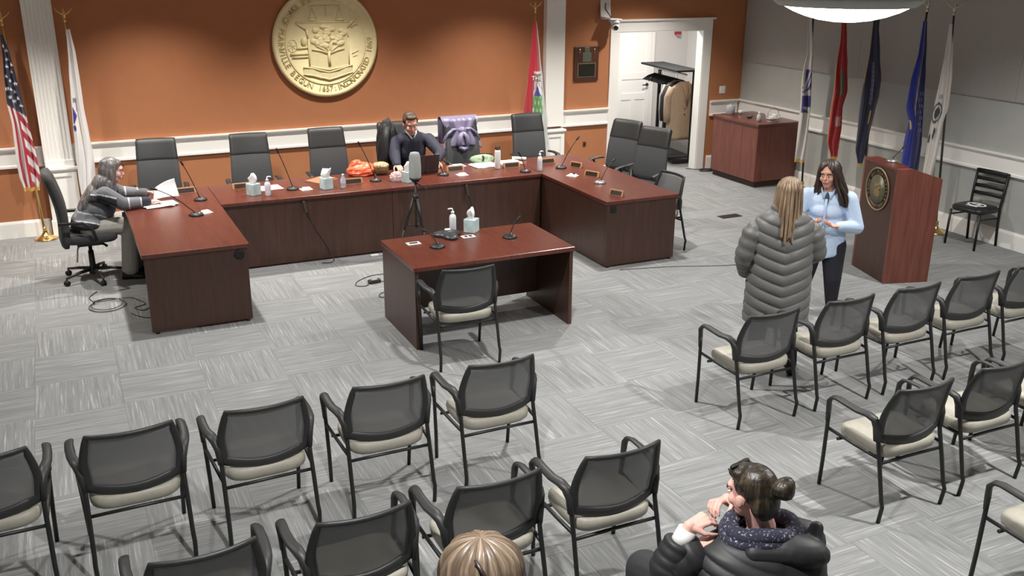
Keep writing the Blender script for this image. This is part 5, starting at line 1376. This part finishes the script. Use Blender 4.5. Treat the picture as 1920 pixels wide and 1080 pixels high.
MB().sheet(lambda u, v: (A_.lerp(B_, u)).lerp(D_.lerp(C_, u), v)+V(0, 0.03*math.sin(PI*v), 0.012*math.sin(PI*u)), 10, 10).build('sheet', M_PAPER, sh_, world=True, solid=0.0012)

# ---- man behind the centre desk
p = thing('person', 'man with short brown hair and a navy jacket seated behind the centre desk', 'person', (3.92, -0.93, 0))
HM = head_frame((3.915, -1.075, 1.215), (-0.05, -1, 0), -0.30, 0.04, 1.10)
b = MB(); head_prims(b, HM, 1.1)
limb(b, [HM @ V(0, -0.02, -0.05), V(3.94, -0.99, 1.06), V(3.95, -0.93, 0.85), V(3.95, -0.82, 0.58)], [0.06, 0.07, 0.13, 0.13])
armsM = [(-1, V(3.72, -0.97, 1.0), V(3.67, -1.17, 0.84), V(3.60, -1.45, 0.80), V(0.05, -1, -0.2)), (1, V(4.19, -0.97, 0.98), V(4.27, -1.18, 0.83), V(4.09, -1.46, 0.80), V(-0.12, -0.9, -0.1))]
for s, sh2, e, w, d in armsM:
    limb(b, [sh2, e, w], [0.055, 0.045, 0.03]); hand(b, w, d, V(0, 0.1, -1), 1 if s > 0 else -1, 0.22)
for s in (-1, 1): limb(b, [V(3.95+s*0.1, -0.85, 0.57), V(3.95+s*0.12, -1.28, 0.56), V(3.95+s*0.12, -1.30, 0.10)], [0.085, 0.065, 0.045])
remesh(b, 'body', M_SKIN, p, 0.0065); face_parts(p, HM, (66, 46, 34))
b = MB(); limb(b, [V(3.95, -0.97, 1.0), V(3.95, -0.92, 0.84), V(3.95, -0.84, 0.58)], [0.15, 0.17, 0.17]); b.ell((3.95, -0.95, 1.0), (0.25, 0.12, 0.10)); b.ell((3.95, -0.93, 0.85), (0.21, 0.15, 0.2))
for s, sh2, e, w, d in armsM: limb(b, [sh2, e, w], [0.085, 0.07, 0.05])
b.ell((3.93, -1.0, 1.085), (0.10, 0.085, 0.045)); remesh(b, 'jacket', M_NAVYC, p, 0.009, 3)
b = MB()
for s in (-1, 1): b.tube([V(3.925+s*0.07, -1.04, 1.135), V(3.925+s*0.05, -1.10, 1.10), V(3.93+s*0.008, -1.105, 1.03)], [(0.012, 0.02), (0.012, 0.016), (0.008, 0.006)], 8)
b.build('shirt_collar', M_PAPER, p, world=True)
b = MB()
for s in (-1, 1): limb(b, [V(3.95+s*0.1, -0.85, 0.57), V(3.95+s*0.12, -1.28, 0.565), V(3.95+s*0.12, -1.30, 0.10)], [0.11, 0.088, 0.07])
remesh(b, 'trousers', M_PANTS_D, p, 0.01, 2)
shoe(p, (3.83, -1.26, 0), (0, -1), M_DARK); shoe(p, (4.07, -1.26, 0), (0, -1), M_DARK)
b = MB(); b.ell((0, -0.030, 0.052), (0.082, 0.092, 0.084), M=HM); b.ell((0, 0.035, 0.098), (0.064, 0.052, 0.030), M=HM); b.ell((0, -0.075, 0.0), (0.07, 0.045, 0.07), M=HM)
for s in (-1, 1): b.ell((s*0.073, -0.01, 0.045), (0.012, 0.045, 0.042), M=HM)
remesh(b, 'hair', hair_mat('brown_hair', (46, 36, 28), (74, 58, 46), (104, 84, 68), 70, 0.5, 'obj'), p, 0.006, 2)
# black coat draped over the man's chair
ct = thing('draped_coat', 'black coat hung over the chair back behind the man', 'coat', (3.66, -0.92, 0.62))
crumple((0, 0, 0.28), (0.13, 0.11, 0.33), 61, 30, 24, 0.22).build('coat_body', mat('black_coat_cloth', (36, 37, 40), 0.6, noise=0.1, scale=14), ct)
MB().tube([(-0.03, -0.08, 0.56), (-0.07, -0.13, 0.42), (-0.06, -0.14, 0.22), (-0.08, -0.13, 0.05)], [(0.05, 0.04), (0.06, 0.045), (0.055, 0.045), (0.045, 0.035)], 12).build('sleeve', mat('black_coat_cloth', (36, 37, 40)), ct)

# purple jacket knotted over a chair back
jk = thing('draped_jacket', 'shiny purple jacket draped and knotted over a leather chair back', 'jacket', (4.72, -1.0, 0.85))
M_PURP = mat('purple_satin', (128, 122, 150), 0.33, noise=0.06, scale=8, spec=0.6)
def drape(u, v):
    x = (u-0.5)*0.52; s_ = v*0.78            # arc length from the back hem over the top to the front hem
    wr = 0.010*math.sin(x*48+5*v)+0.008*math.sin(x*27-7*v)
    if s_ < 0.33: return V(x, 0.415-0.02*v+wr, 0.0+s_-0.01)
    if s_ < 0.46:
        a = (s_-0.33)/0.13*PI; return V(x*(1-0.02*math.sin(a)), 0.405-0.055+0.055*math.cos(a)*1.0+wr*0.4, 0.325+0.03*math.sin(a))
    d = s_-0.46
    pinch = 1-0.30*max(0, 1-abs(d-0.14)/0.12)
    hem = -0.08*math.cos(x*11)
    return V(x*pinch*(1+0.1*d), 0.244-0.20*d+wr+0.02*math.cos(x*12)*-1, 0.325-d*(1.0+hem*-0.4)-0.12*(abs(x)/0.26)**2*d*2)
MB().sheet(drape, 44, 40).build('jacket_body', M_PURP, jk, solid=0.006)
k_ = MB(); k_.v = []; kn = crumple((0, 0.205, 0.185), (0.05, 0.035, 0.04), 71, 22, 14, 0.3); kn.sm = [True]*len(kn.sm); kn.build('sleeve_knot', M_PURP, jk)
for s, e in ((-1, (-0.05, 0.17, -0.02)), (1, (0.055, 0.17, -0.03))):
    MB().tube([(0, 0.195, 0.18), (s*0.045, 0.165, 0.11), (s*0.065, 0.16, 0.03), e], [(0.03, 0.02), (0.042, 0.03), (0.046, 0.034), (0.03, 0.025)], 14).build('sleeve', M_PURP, jk)
MB().tube([(-0.06, 0.165, -0.02), (0, 0.155, -0.055), (0.06, 0.165, -0.03)], [(0.03, 0.026), (0.036, 0.03), (0.03, 0.026)], 12).build('sleeve', M_PURP, jk)
for s in (-1, 1): MB().tube([(s*0.02, 0.21, 0.20), (s*0.12, 0.225, 0.20), (s*0.2, 0.23, 0.14), (s*0.25, 0.235, 0.03)], [(0.02, 0.02), (0.035, 0.02), (0.04, 0.022), (0.025, 0.02)], 12).build('sleeve_fold', M_PURP, jk)

# ---- woman in the long grey puffer coat, seen from behind
GX, GY = 4.955, -6.775
p = thing('person', 'standing woman in a long grey quilted coat seen from behind', 'person', (GX, GY, 0))
fx, fy = 0.52, 0.854; RZ = math.atan2(-fx, fy)
G = Matrix.Translation((GX, GY, 0)) @ Matrix.Rotation(RZ, 4, 'Z')
HM = head_frame(G @ V(0.02, 0.03, 1.475), (0.66, 0.75, 0), -0.05, 0, 1.0)
b = MB(); head_prims(b, HM, 1.0)
limb(b, [HM @ V(0, -0.02, -0.05), G @ V(0, 0, 1.33), G @ V(0, 0, 1.1), G @ V(0, 0, 0.8)], [0.052, 0.06, 0.12, 0.12])
armsG = [(-1, V(-0.185, 0, 1.22), V(-0.275, -0.01, 0.98), V(-0.235, 0.10, 0.82)), (1, V(0.185, 0, 1.22), V(0.275, 0.05, 1.0), V(0.15, 0.26, 0.99))]
for s, a, e, w in armsG:
    limb(b, [G @ a, G @ e, G @ w], [0.05, 0.04, 0.028]); hand(b, G @ w, (G.to_3x3() @ (V(0.2, 0.4, -0.8) if s < 0 else V(-0.6, 0.7, 0.1))), G.to_3x3() @ V(-s, 0, 0), -s, 0.5)
for s in (-1, 1): limb(b, [G @ V(s*0.09, 0, 0.8), G @ V(s*0.11, 0.01, 0.46), G @ V(s*0.15, 0.0, 0.07)], [0.085, 0.06, 0.042])
remesh(b, 'body', M_SKIN, p, 0.0065); face_parts(p, HM, (92, 72, 54))
M_COAT = mat('grey_puffer', (98, 97, 96), 0.5, noise=0.05, scale=25)
def coat_ring(h):
    # h 0 hem .. 1 collar : half widths
    tab = [(0, 0.238, 0.18), (0.25, 0.235, 0.18), (0.5, 0.225, 0.17), (0.68, 0.222, 0.155), (0.80, 0.222, 0.14), (0.88, 0.20, 0.125), (0.94, 0.145, 0.11), (0.97, 0.105, 0.095), (1.0, 0.085, 0.08)]
    for (h0, a0, b0), (h1, a1, b1) in zip(tab, tab[1:]):
        if h <= h1:
            t = (h-h0)/(h1-h0); return a0+(a1-a0)*t, b0+(b1-b0)*t
    return tab[-1][1:]
def coat_pt(u, v):
    a, bb = coat_ring(v); z = 0.46+0.93*v; q = 2*PI*u
    x = a*math.cos(q); yy = bb*math.sin(q)
    ph = (z-0.33*abs(x)*(1 if yy < 0 else 0.2))/0.088
    puff = 0.017*abs(math.sin(PI*ph))**0.6*min(1, (1-v)*9)
    k = 1+puff/max(0.09, math.hypot(x, yy))
    return G @ V(x*k, yy*k, z+0.0)
b = MB().sheet(coat_pt, 96, 150); b.uv = {}
cb = b.build('coat', M_COAT, p, world=True, solid=0.01)
for s, a, e, w in armsG:
    pts = []; rad = []
    P3 = [a+V(0, 0, 0.055), e, w]; n = 40
    for i in range(n+1):
        t = i/n*2; k = min(1, int(t)); q = P3[k].lerp(P3[k+1], t-k)
        pts.append(G @ q); r = 0.098-0.028*i/n; L_ = (i/n)*0.62
        rad.append(r*(0.90+0.16*abs(math.sin(PI*L_/0.082))**0.6)*math.sqrt(min(1, (i+0.15)/7)))
    # round the elbow
    pts = [pts[max(0, i-3)]*0.25+pts[i]*0.5+pts[min(n, i+3)]*0.25 for i in range(n+1)]
    MB().tube(pts, rad, 20).build('coat_sleeve', M_COAT, p, world=True)
MB().tube([G @ V(0.085*math.cos(q), 0.085*math.sin(q), 1.375) for q in [2*PI*k/20 for k in range(20)]], 0.028, 10, closed=True).build('coat_collar', M_COAT, p, world=True)
b = MB()
for s in (-1, 1): limb(b, [G @ V(s*0.09, 0, 0.72), G @ V(s*0.11, 0.01, 0.46), G @ V(s*0.15, 0.0, 0.10)], [0.10, 0.075, 0.06])
remesh(b, 'leggings', mat('black_leggings', (34, 34, 36), 0.8), p, 0.009, 2)
for s in (-1, 1): 
    h = G @ V(s*0.155, -0.06, 0); shoe(p, (h.x, h.y, 0), (fx+0.2*s*fy, fy-0.2*s*fx), M_DARK, 0.25, 'boot')
M_HAIRB = hair_mat('light_brown_hair', (76, 60, 46), (122, 102, 80), (172, 152, 126), 60, 0.42, 'obj')
H3 = HM.to_3x3()
hr = MB()
def hair_pt(u, v):
    # long straight hair: skull cap flowing into a curtain, open at the face
    t = v
    q = math.radians(-90+(u-0.5)*(360-72*min(1, max(0, (t-0.20)/0.2))))
    grooves = 0.004*math.sin(q*23)+0.003*math.sin(q*41+2)
    if t < 0.42:
        ph = t/0.42*PI/2; r = math.sin(ph)
        return HM @ V((0.093+grooves)*r*math.cos(q), -0.015+(0.112+grooves)*r*math.sin(q), 0.03+0.105*math.cos(ph))
    d = (t-0.42)/0.58
    L_ = 0.36*(1-0.35*max(0, math.sin(q)))+0.03*math.sin(q*11)*d
    flare = 1+0.22*d-0.12*d*d
    return HM @ V((0.093+grooves*(1+2*d))*flare*math.cos(q), -0.015+(0.112+grooves*(1+2*d))*flare*math.sin(q)*(1-0.05*d)-0.055*d*max(0, -math.sin(q)), 0.03-L_*d)
hr.sheet(hair_pt, 110, 50); hr.build('hair', hair_mat('light_brown_hair_uv', (84, 66, 50), (128, 106, 84), (176, 154, 128), 46, 0.42), p, world=True, solid=0.012)

# ---- woman in the pale blue shirt
BX_, BY_ = 6.31, -5.80
p = thing('person', 'standing woman with long dark hair in a pale blue shirt and dark jeans', 'person', (BX_, BY_, 0))
fx, fy = -0.76, -0.65; RZ = math.atan2(-fx, fy)
G = Matrix.Translation((BX_, BY_, 0)) @ Matrix.Rotation(RZ, 4, 'Z'); G3 = G.to_3x3()
HM = head_frame(G @ V(0.015, 0.03, 1.325), (-0.88, -0.47, 0), -0.03, 0.05, 1.0)
b = MB(); head_prims(b, HM, 1.0)
limb(b, [HM @ V(0, -0.02, -0.05), G @ V(0, 0, 1.17), G @ V(0, 0, 0.95), G @ V(0, 0, 0.7)], [0.05, 0.06, 0.12, 0.12])
armsB = [(1, V(0.185, 0, 1.10), V(0.265, 0.03, 0.90), V(0.125, 0.235, 0.925)), (-1, V(-0.185, 0, 1.10), V(-0.275, 0.02, 0.86), V(-0.13, 0.225, 0.90))]
for s, a, e, w in armsB:
    limb(b, [G @ a, G @ e, G @ w], [0.05, 0.042, 0.026]); hand(b, G @ w, G3 @ V(-s*0.75, 0.62, 0.0 if s > 0 else 0.12), G3 @ V(-s*0.2, 0.1, 0.9), s*-1, 0.38, 0.95)
legsB = [(1, V(0.095, 0, 0.66), V(0.125, 0.03, 0.36), V(0.175, 0.02, 0.07)), (-1, V(-0.095, 0, 0.66), V(-0.12, 0.02, 0.36), V(-0.13, -0.05, 0.07))]
for s, a, k, f_ in legsB: limb(b, [G @ a, G @ k, G @ f_], [0.09, 0.06, 0.04])
remesh(b, 'body', M_SKIN, p, 0.006); face_parts(p, HM, (48, 34, 28))
b = MB(); b.ell((0, 0, 1.04), (0.185, 0.125, 0.15), M=G); b.ell((0, 0.045, 0.99), (0.155, 0.115, 0.09), M=G); b.ell((0, 0.015, 0.83), (0.18, 0.14, 0.19), M=G)
rings = []
for z, a, bb in ((0.86, 0.182, 0.145), (0.76, 0.19, 0.15), (0.68, 0.195, 0.152), (0.60, 0.195, 0.152), (0.58, 0.188, 0.142)):
    rings.append([G @ V(a*math.cos(q)*(1+0.012*math.sin(9*q+z*20)), bb*math.sin(q)*(1+0.02*math.sin(7*q)), z-0.03*abs(math.sin(q))*(z < 0.6)+0.03*abs(math.cos(q))*(z < 0.6)) for q in [2*PI*j/40 for j in range(40)]])
b.loft(rings)
for s, a, e, w in armsB: limb(b, [G @ (a+V(0, 0, 0.005)), G @ e, G @ (w*0.88+e*0.12)], [0.078, 0.068, 0.046])
limb(b, [G @ V(-0.12, 0, 1.135), G @ V(0.12, 0, 1.135)], [0.06, 0.06])
M_SHIRT = mat('pale_blue_cotton', (186, 206, 232), 0.8, noise=0.03, scale=60)
remesh(b, 'shirt', M_SHIRT, p, 0.0085, 2)
c = MB()
for s in (-1, 1): c.tube([G @ V(s*0.065, -0.03, 1.215), G @ V(s*0.062, 0.05, 1.185), G @ V(s*0.03, 0.115, 1.12)], [(0.008, 0.026), (0.008, 0.03), (0.006, 0.012)], 8)
c.build('shirt_collar', M_SHIRT, p, world=True)
c = MB(); c.tube([G @ V(0.0, 0.135, 1.12), G @ V(0.0, 0.168, 1.0), G @ V(0, 0.165, 0.85), G @ V(0, 0.165, 0.66)], [(0.012, 0.004)]*4, 6, up=tuple(G3 @ V(0, 1, 0))); c.build('shirt_placket', mat('placket_blue', (168, 190, 220), 0.8), p, world=True)
c = MB(); c.ell(G @ V(0, 0.118, 1.12), (0.02, 0.02, 0.06), rot=(0, 0, RZ)); c.build('undershirt', mat('dark_undershirt', (58, 66, 84), 0.8), p, world=True)
b = MB()
for s, a, k, f_ in legsB: limb(b, [G @ a, G @ k, G @ f_], [0.118, 0.085, 0.055])
b.ell((0, 0, 0.66), (0.19, 0.145, 0.12), M=G); remesh(b, 'jeans', M_PANTS_D, p, 0.009, 3)
M_SNEAK = mat('taupe_sneaker', (128, 122, 116), 0.7)
for s, a, k, f_ in legsB:
    h = G @ V(f_.x-0.01, f_.y-0.05, 0); d = G3 @ V(0.55*s if s > 0 else -0.2, 0.85, 0); shoe(p, (h.x, h.y, 0), (d.x, d.y), M_SNEAK, 0.23)
w = armsB[0][3]; e = armsB[0][2]; dd = (w-e).normalized()
c = MB(); c.tube([G @ (w-dd*0.012), G @ (w+dd*0.014)], [0.034, 0.034], 16); c.build('wristwatch', M_DARK, p, world=True)
def hair_long(u, v):
    t = v; q = math.radians(-90+(u-0.5)*(360-86*min(1, max(0, (t-0.20)/0.2))))
    g = 0.005*math.sin(q*17+6*v)+0.004*math.sin(q*29+2)
    if t < 0.4:
        ph = t/0.4*PI/2; r = math.sin(ph)
        return HM @ V((0.091+g)*r*math.cos(q), -0.018+(0.108+g)*r*math.sin(q), 0.03+0.102*math.cos(ph))
    d = (t-0.4)/0.6; L_ = 0.34*(1-0.2*max(0, math.sin(q))); fl = 1+0.62*d*(0.6+0.4*abs(math.cos(q)))+0.05*math.sin(9*d+3*q)
    return HM @ V((0.091+g*(1+4*d))*fl*math.cos(q)-0.03*d, -0.018+(0.108+g*(1+4*d))*math.sin(q)*(1-0.15*d), 0.03-L_*d)
MB().sheet(hair_long, 100, 50).build('hair', hair_mat('dark_brown_hair', (30, 23, 19), (48, 37, 31), (76, 60, 50), 40, 0.42), p, world=True, solid=0.016)

# ---- person with a bun in the dark puffer jacket
p = thing('person', 'seated person with dark hair in a bun, black puffer jacket and speckled navy scarf', 'person', (2.42, -9.72, 0))
NF, NR = V(0.43, 0.903, 0), V(0.903, -0.43, 0)
B0 = V(2.42, -9.68, 0)
def nb(r, f, z): return B0 + NR*r + NF*f + V(0, 0, z)
HM = head_frame((2.375, -9.645, 1.105), (-0.24, 0.97, 0), -0.16, 0.0, 1.0)
b = MB(); head_prims(b, HM, 1.0)
limb(b, [HM @ V(0, -0.02, -0.05), nb(0, 0, 0.95), nb(0.0, -0.03, 0.80), nb(0, -0.08, 0.56)], [0.052, 0.06, 0.12, 0.14])
armsN = [(-1, nb(-0.21, 0.0, 0.86), V(2.055, -9.53, 0.735), V(2.150, -9.545, 0.945), V(0.80, -0.1, 0.26), V(0.35, 0.2, -0.8)), (1, nb(0.21, 0.0, 0.86), nb(0.22, 0.26, 0.74), V(2.395, -9.475, 0.975), V(-0.93, -0.25, 0.22), V(-0.2, -0.45, -0.8))]
for s, a, e, w, d, pn in armsN:
    limb(b, [a, e, w], [0.05, 0.042, 0.027]); hand(b, w, d, pn, -1 if s < 0 else 1, 0.62, 0.98)
for s in (-1, 1): b.ell((s*0.086, -0.004, -0.008), (0.009, 0.019, 0.028), 10, 8, M=HM)
knees = [V(2.155, -9.24, 0.53), nb(0.14, 0.50, 0.53)]
for s, kn_ in zip((-1, 1), knees): limb(b, [nb(s*0.1, -0.08, 0.56), kn_, V(kn_.x+0.02, kn_.y+0.04, 0.08)], [0.09, 0.065, 0.045])
remesh(b, 'body', M_SKIN2, p, 0.0048, 2); face_parts(p, HM, (40, 32, 26))
def jacket_pt(u, v):
    tab = [(0.52, 0.265, 0.20, -0.10), (0.62, 0.275, 0.205, -0.09), (0.74, 0.27, 0.19, -0.06), (0.82, 0.262, 0.165, -0.035), (0.87, 0.235, 0.145, -0.02), (0.905, 0.185, 0.125, -0.01), (0.925, 0.12, 0.10, 0.0), (0.93, 0.07, 0.07, 0.0)]
    z = 0.52+0.41*v
    for (z0, a0, b0, f0), (z1, a1, b1, f1) in zip(tab, tab[1:]):
        if z <= z1+1e-6:
            t = (z-z0)/(z1-z0); a_, b_, f_ = a0+(a1-a0)*t, b0+(b1-b0)*t, f0+(f1-f0)*t; break
    q = 2*PI*u; x, yy = a_*math.cos(q), b_*math.sin(q)
    ph = (z+0.25*x)/0.05
    k = 1+0.010*abs(math.sin(PI*ph))**0.6/max(0.08, math.hypot(x, yy))*(0.3 if x > 0.05 else 1.0)*min(1, (1-v)*8)
    return nb(x*k, yy*k+f_, z)
j_ = MB().sheet(jacket_pt, 84, 90); j_.uv = {}; j_.build('puffer_jacket', M_BLACKC, p, world=True, solid=0.012)
for s, a, e, w, d, pn in armsN:
    pts = []; rad = []; n = 44; w2 = w-(w-e).normalized()*0.06; P3 = [a+V(0, 0, 0.005), e, w2]
    for i in range(n+1):
        t = i/n*2; k = min(1, int(t)); pts.append(P3[k].lerp(P3[k+1], t-k))
        rad.append((0.098-0.030*i/n)*(0.95+0.08*abs(math.sin(PI*i/5.5))**0.6)*math.sqrt(min(1, (i+0.3)/7)))
    for _ in range(3): pts = [pts[max(0, i-3)]*0.25+pts[i]*0.5+pts[min(n, i+3)]*0.25 for i in range(n+1)]
    MB().tube(pts, rad, 20).build('jacket_sleeve', M_BLACKC, p, world=True)
hd_ = MB(); rings = []
for i in range(13):
    t = i/12; a_ = -0.15+1.25*PI*t-0.9; c_ = nb(0.10+0.11*math.cos(a_+0.3), -0.07+0.075*math.sin(-abs(a_-1.0)*0.5), 0.905+0.02*math.sin(PI*t)); rings.append(c_)
hd_.ell(nb(0.13, -0.09, 0.895), (0.14, 0.085, 0.07), rot=(0, 0.15, -0.45)); hd_.cap(nb(0.20, -0.05, 0.90), nb(0.225, -0.01, 0.955), 0.045, 0.03); hd_.cap(nb(-0.05, -0.11, 0.895), nb(0.12, -0.11, 0.895), 0.05, 0.06)
remesh(hd_, 'jacket_hood', M_BLACKC, p, 0.007, 3)
w_, e_ = armsN[0][3], armsN[0][2]; d_ = (w_-e_).normalized()
MB().tube([w_-d_*0.09, w_-d_*0.012], [0.045, 0.040], 18).build('white_cuff', M_PAPER, p, world=True)
sc2 = MB()
for rad, zz, tk in ((0.090, 0.955, 0.036), (0.100, 0.925, 0.036)):
    sc2.tube([nb(rad*1.45*math.cos(q), rad*math.sin(q)-0.005, zz+0.012*math.sin(3*q)) for q in [2*PI*k/30 for k in range(30)]], tk, 12, closed=True)
m, nt, bs = nodes_of('speckled_scarf'); tc_ = nt.nodes.new('ShaderNodeTexCoord'); nz = nt.nodes.new('ShaderNodeTexNoise'); nz.inputs['Scale'].default_value = 95; nz.inputs['Detail'].default_value = 2
rp = nt.nodes.new('ShaderNodeValToRGB'); rp.color_ramp.elements[0].position = 0.58; rp.color_ramp.elements[0].color = (*rgb(48, 48, 64), 1); rp.color_ramp.elements[1].position = 0.74; rp.color_ramp.elements[1].color = (*rgb(176, 176, 196), 1)
nt.links.new(tc_.outputs['Object'], nz.inputs['Vector']); nt.links.new(nz.outputs['Fac'], rp.inputs['Fac']); nt.links.new(rp.outputs['Color'], bs.inputs['Base Color']); bs.inputs['Roughness'].default_value = 0.95
sc2.build('scarf', m, p, world=True)
b = MB()
for s, kn_ in zip((-1, 1), knees): limb(b, [nb(s*0.1, -0.08, 0.56), kn_+V(0, 0, 0.005), V(kn_.x+0.02, kn_.y+0.04, 0.08)], [0.115, 0.092, 0.07])
remesh(b, 'trousers', mat('black_trousers', (44, 44, 46), 0.85), p, 0.01, 2)
for kn_ in knees: shoe(p, (kn_.x+0.01, kn_.y-0.02, 0), (NF.x, NF.y), M_DARK)
b = MB(); b.ell((0, -0.028, 0.045), (0.083, 0.098, 0.090), M=HM); b.ell((0, -0.07, -0.02), (0.076, 0.055, 0.08), M=HM); b.ell((0, 0.03, 0.09), (0.068, 0.06, 0.035), M=HM)
for s in (-1, 1): b.ell((s*0.066, -0.02, 0.045), (0.018, 0.05, 0.04), M=HM)
M_HAIRD = hair_mat('dark_hair', (24, 20, 16), (42, 36, 28), (84, 72, 56), 48, 0.38, 'obj')
remesh(b, 'hair', M_HAIRD, p, 0.006, 2)
bu = MB(); bc = HM @ V(0.02, -0.155, 0.055)
for k in range(7):
    a0 = k*0.9; bu.tube([bc+V(0.034*math.cos(a0)*math.sin(q)+0.010*math.cos(q*2), 0.030*math.sin(a0)*math.sin(q), 0.034*math.cos(q)) for q in [2*PI*j/18 for j in range(18)]], 0.016, 8, closed=True)
bu.ell(bc, 0.034); bu.cap(bc, HM @ V(0, -0.09, 0.03), 0.034, 0.04); remesh(bu, 'hair_bun', M_HAIRD, p, 0.004, 1)
c = MB()
for s in (-1, 1):
    c.ell(HM @ V(s*0.032, 0.050, 0.118), (0.028, 0.018, 0.009), 12, 8, rot=(-0.5, 0, 0.37)); c.tube([HM @ V(s*0.062, 0.06, 0.112), HM @ V(s*0.082, 0.0, 0.07), HM @ V(s*0.083, -0.03, 0.045)], 0.003, 6)
c.tube([HM @ V(-0.02, 0.054, 0.122), HM @ V(0.02, 0.054, 0.122)], 0.003, 6)
c.build('sunglasses', M_DARK, p, world=True)

# ---- blond person at the lower edge
p = thing('person', 'seated person with blond hair and a dark clip at the bottom edge', 'person', (1.16, -9.72, 0))
HM = head_frame((1.15, -9.66, 1.085), (0.15, 1, 0), -0.10, 0, 1.0)
b = MB(); head_prims(b, HM, 1.0)
limb(b, [HM @ V(0, -0.02, -0.05), V(1.15, -9.70, 0.92), V(1.16, -9.74, 0.75), V(1.16, -9.76, 0.56)], [0.052, 0.06, 0.12, 0.13])
armsL = [(-1, V(0.97, -9.70, 0.86), V(0.92, -9.62, 0.64), V(1.02, -9.42, 0.60)), (1, V(1.35, -9.70, 0.86), V(1.40, -9.62, 0.64), V(1.30, -9.42, 0.60))]
for s, a, e, w in armsL:
    limb(b, [a, e, w], [0.05, 0.042, 0.027]); hand(b, w, V(-s*0.3, 0.9, 0), V(0, 0, -1), s, 0.3)
for s in (-1, 1): limb(b, [V(1.16+s*0.1, -9.76, 0.56), V(1.16+s*0.11, -9.34, 0.54), V(1.16+s*0.11, -9.32, 0.08)], [0.09, 0.065, 0.045])
remesh(b, 'body', M_SKIN, p, 0.007); face_parts(p, HM, (120, 96, 70))
b = MB(); limb(b, [V(1.15, -9.71, 0.85), V(1.16, -9.75, 0.58)], [0.14, 0.16]); b.ell((1.16, -9.71, 0.84), (0.22, 0.12, 0.08))
for s, a, e, w in armsL: limb(b, [a, e, w], [0.075, 0.062, 0.045])
remesh(b, 'sweater', mat('grey_sweater', (96, 94, 98), 0.9), p, 0.01, 2)
b = MB()
for s in (-1, 1): limb(b, [V(1.16+s*0.1, -9.76, 0.56), V(1.16+s*0.11, -9.34, 0.55), V(1.16+s*0.11, -9.32, 0.08)], [0.11, 0.09, 0.065])
remesh(b, 'trousers', mat('black_trousers', (44, 44, 46), 0.85), p, 0.011, 2)
shoe(p, (1.05, -9.36, 0), (0, 1), M_DARK); shoe(p, (1.27, -9.36, 0), (0, 1), M_DARK)
def bob(u, v):
    t = v; q = math.radians(-90+(u-0.5)*(360-50*min(1, max(0, (t-0.3)/0.2))))
    g = (0.005*math.sin(q*9+5*v)+0.003*math.sin(q*17+1+3*v)+0.002*math.sin(q*37+4*v))*min(1, v*3)
    part = 0.012*math.exp(-((q+PI/2+0.45)/0.07)**2)
    if t < 0.5:
        ph = t/0.5*PI/2; r = math.sin(ph)**0.9
        return HM @ V((0.148+g-part)*r*math.cos(q), -0.02+(0.150+g-part)*r*math.sin(q), 0.02+(0.135+g*0.8-part)*math.cos(ph)-0.0)
    d = (t-0.5)/0.5; L_ = 0.20
    return HM @ V((0.148+g)*(1+0.06*math.sin(PI*d)-0.18*d*d)*math.cos(q), -0.02+(0.150+g)*(1+0.06*math.sin(PI*d)-0.2*d*d)*math.sin(q), 0.02-L_*d)
MB().sheet(bob, 180, 60).build('hair', hair_mat('blond_hair', (70, 57, 46), (112, 95, 79), (166, 148, 128), 40, 0.38), p, world=True, solid=0.012)
c = MB(); c.tube([HM @ V(-0.045, -0.122, 0.132), HM @ V(-0.028, -0.156, 0.098), HM @ V(-0.005, -0.179, 0.048)], [(0.006, 0.005), (0.009, 0.006), (0.006, 0.005)], 8); c.build('hair_clip', mat('clip_brown', (52, 40, 36), 0.4), p, world=True)
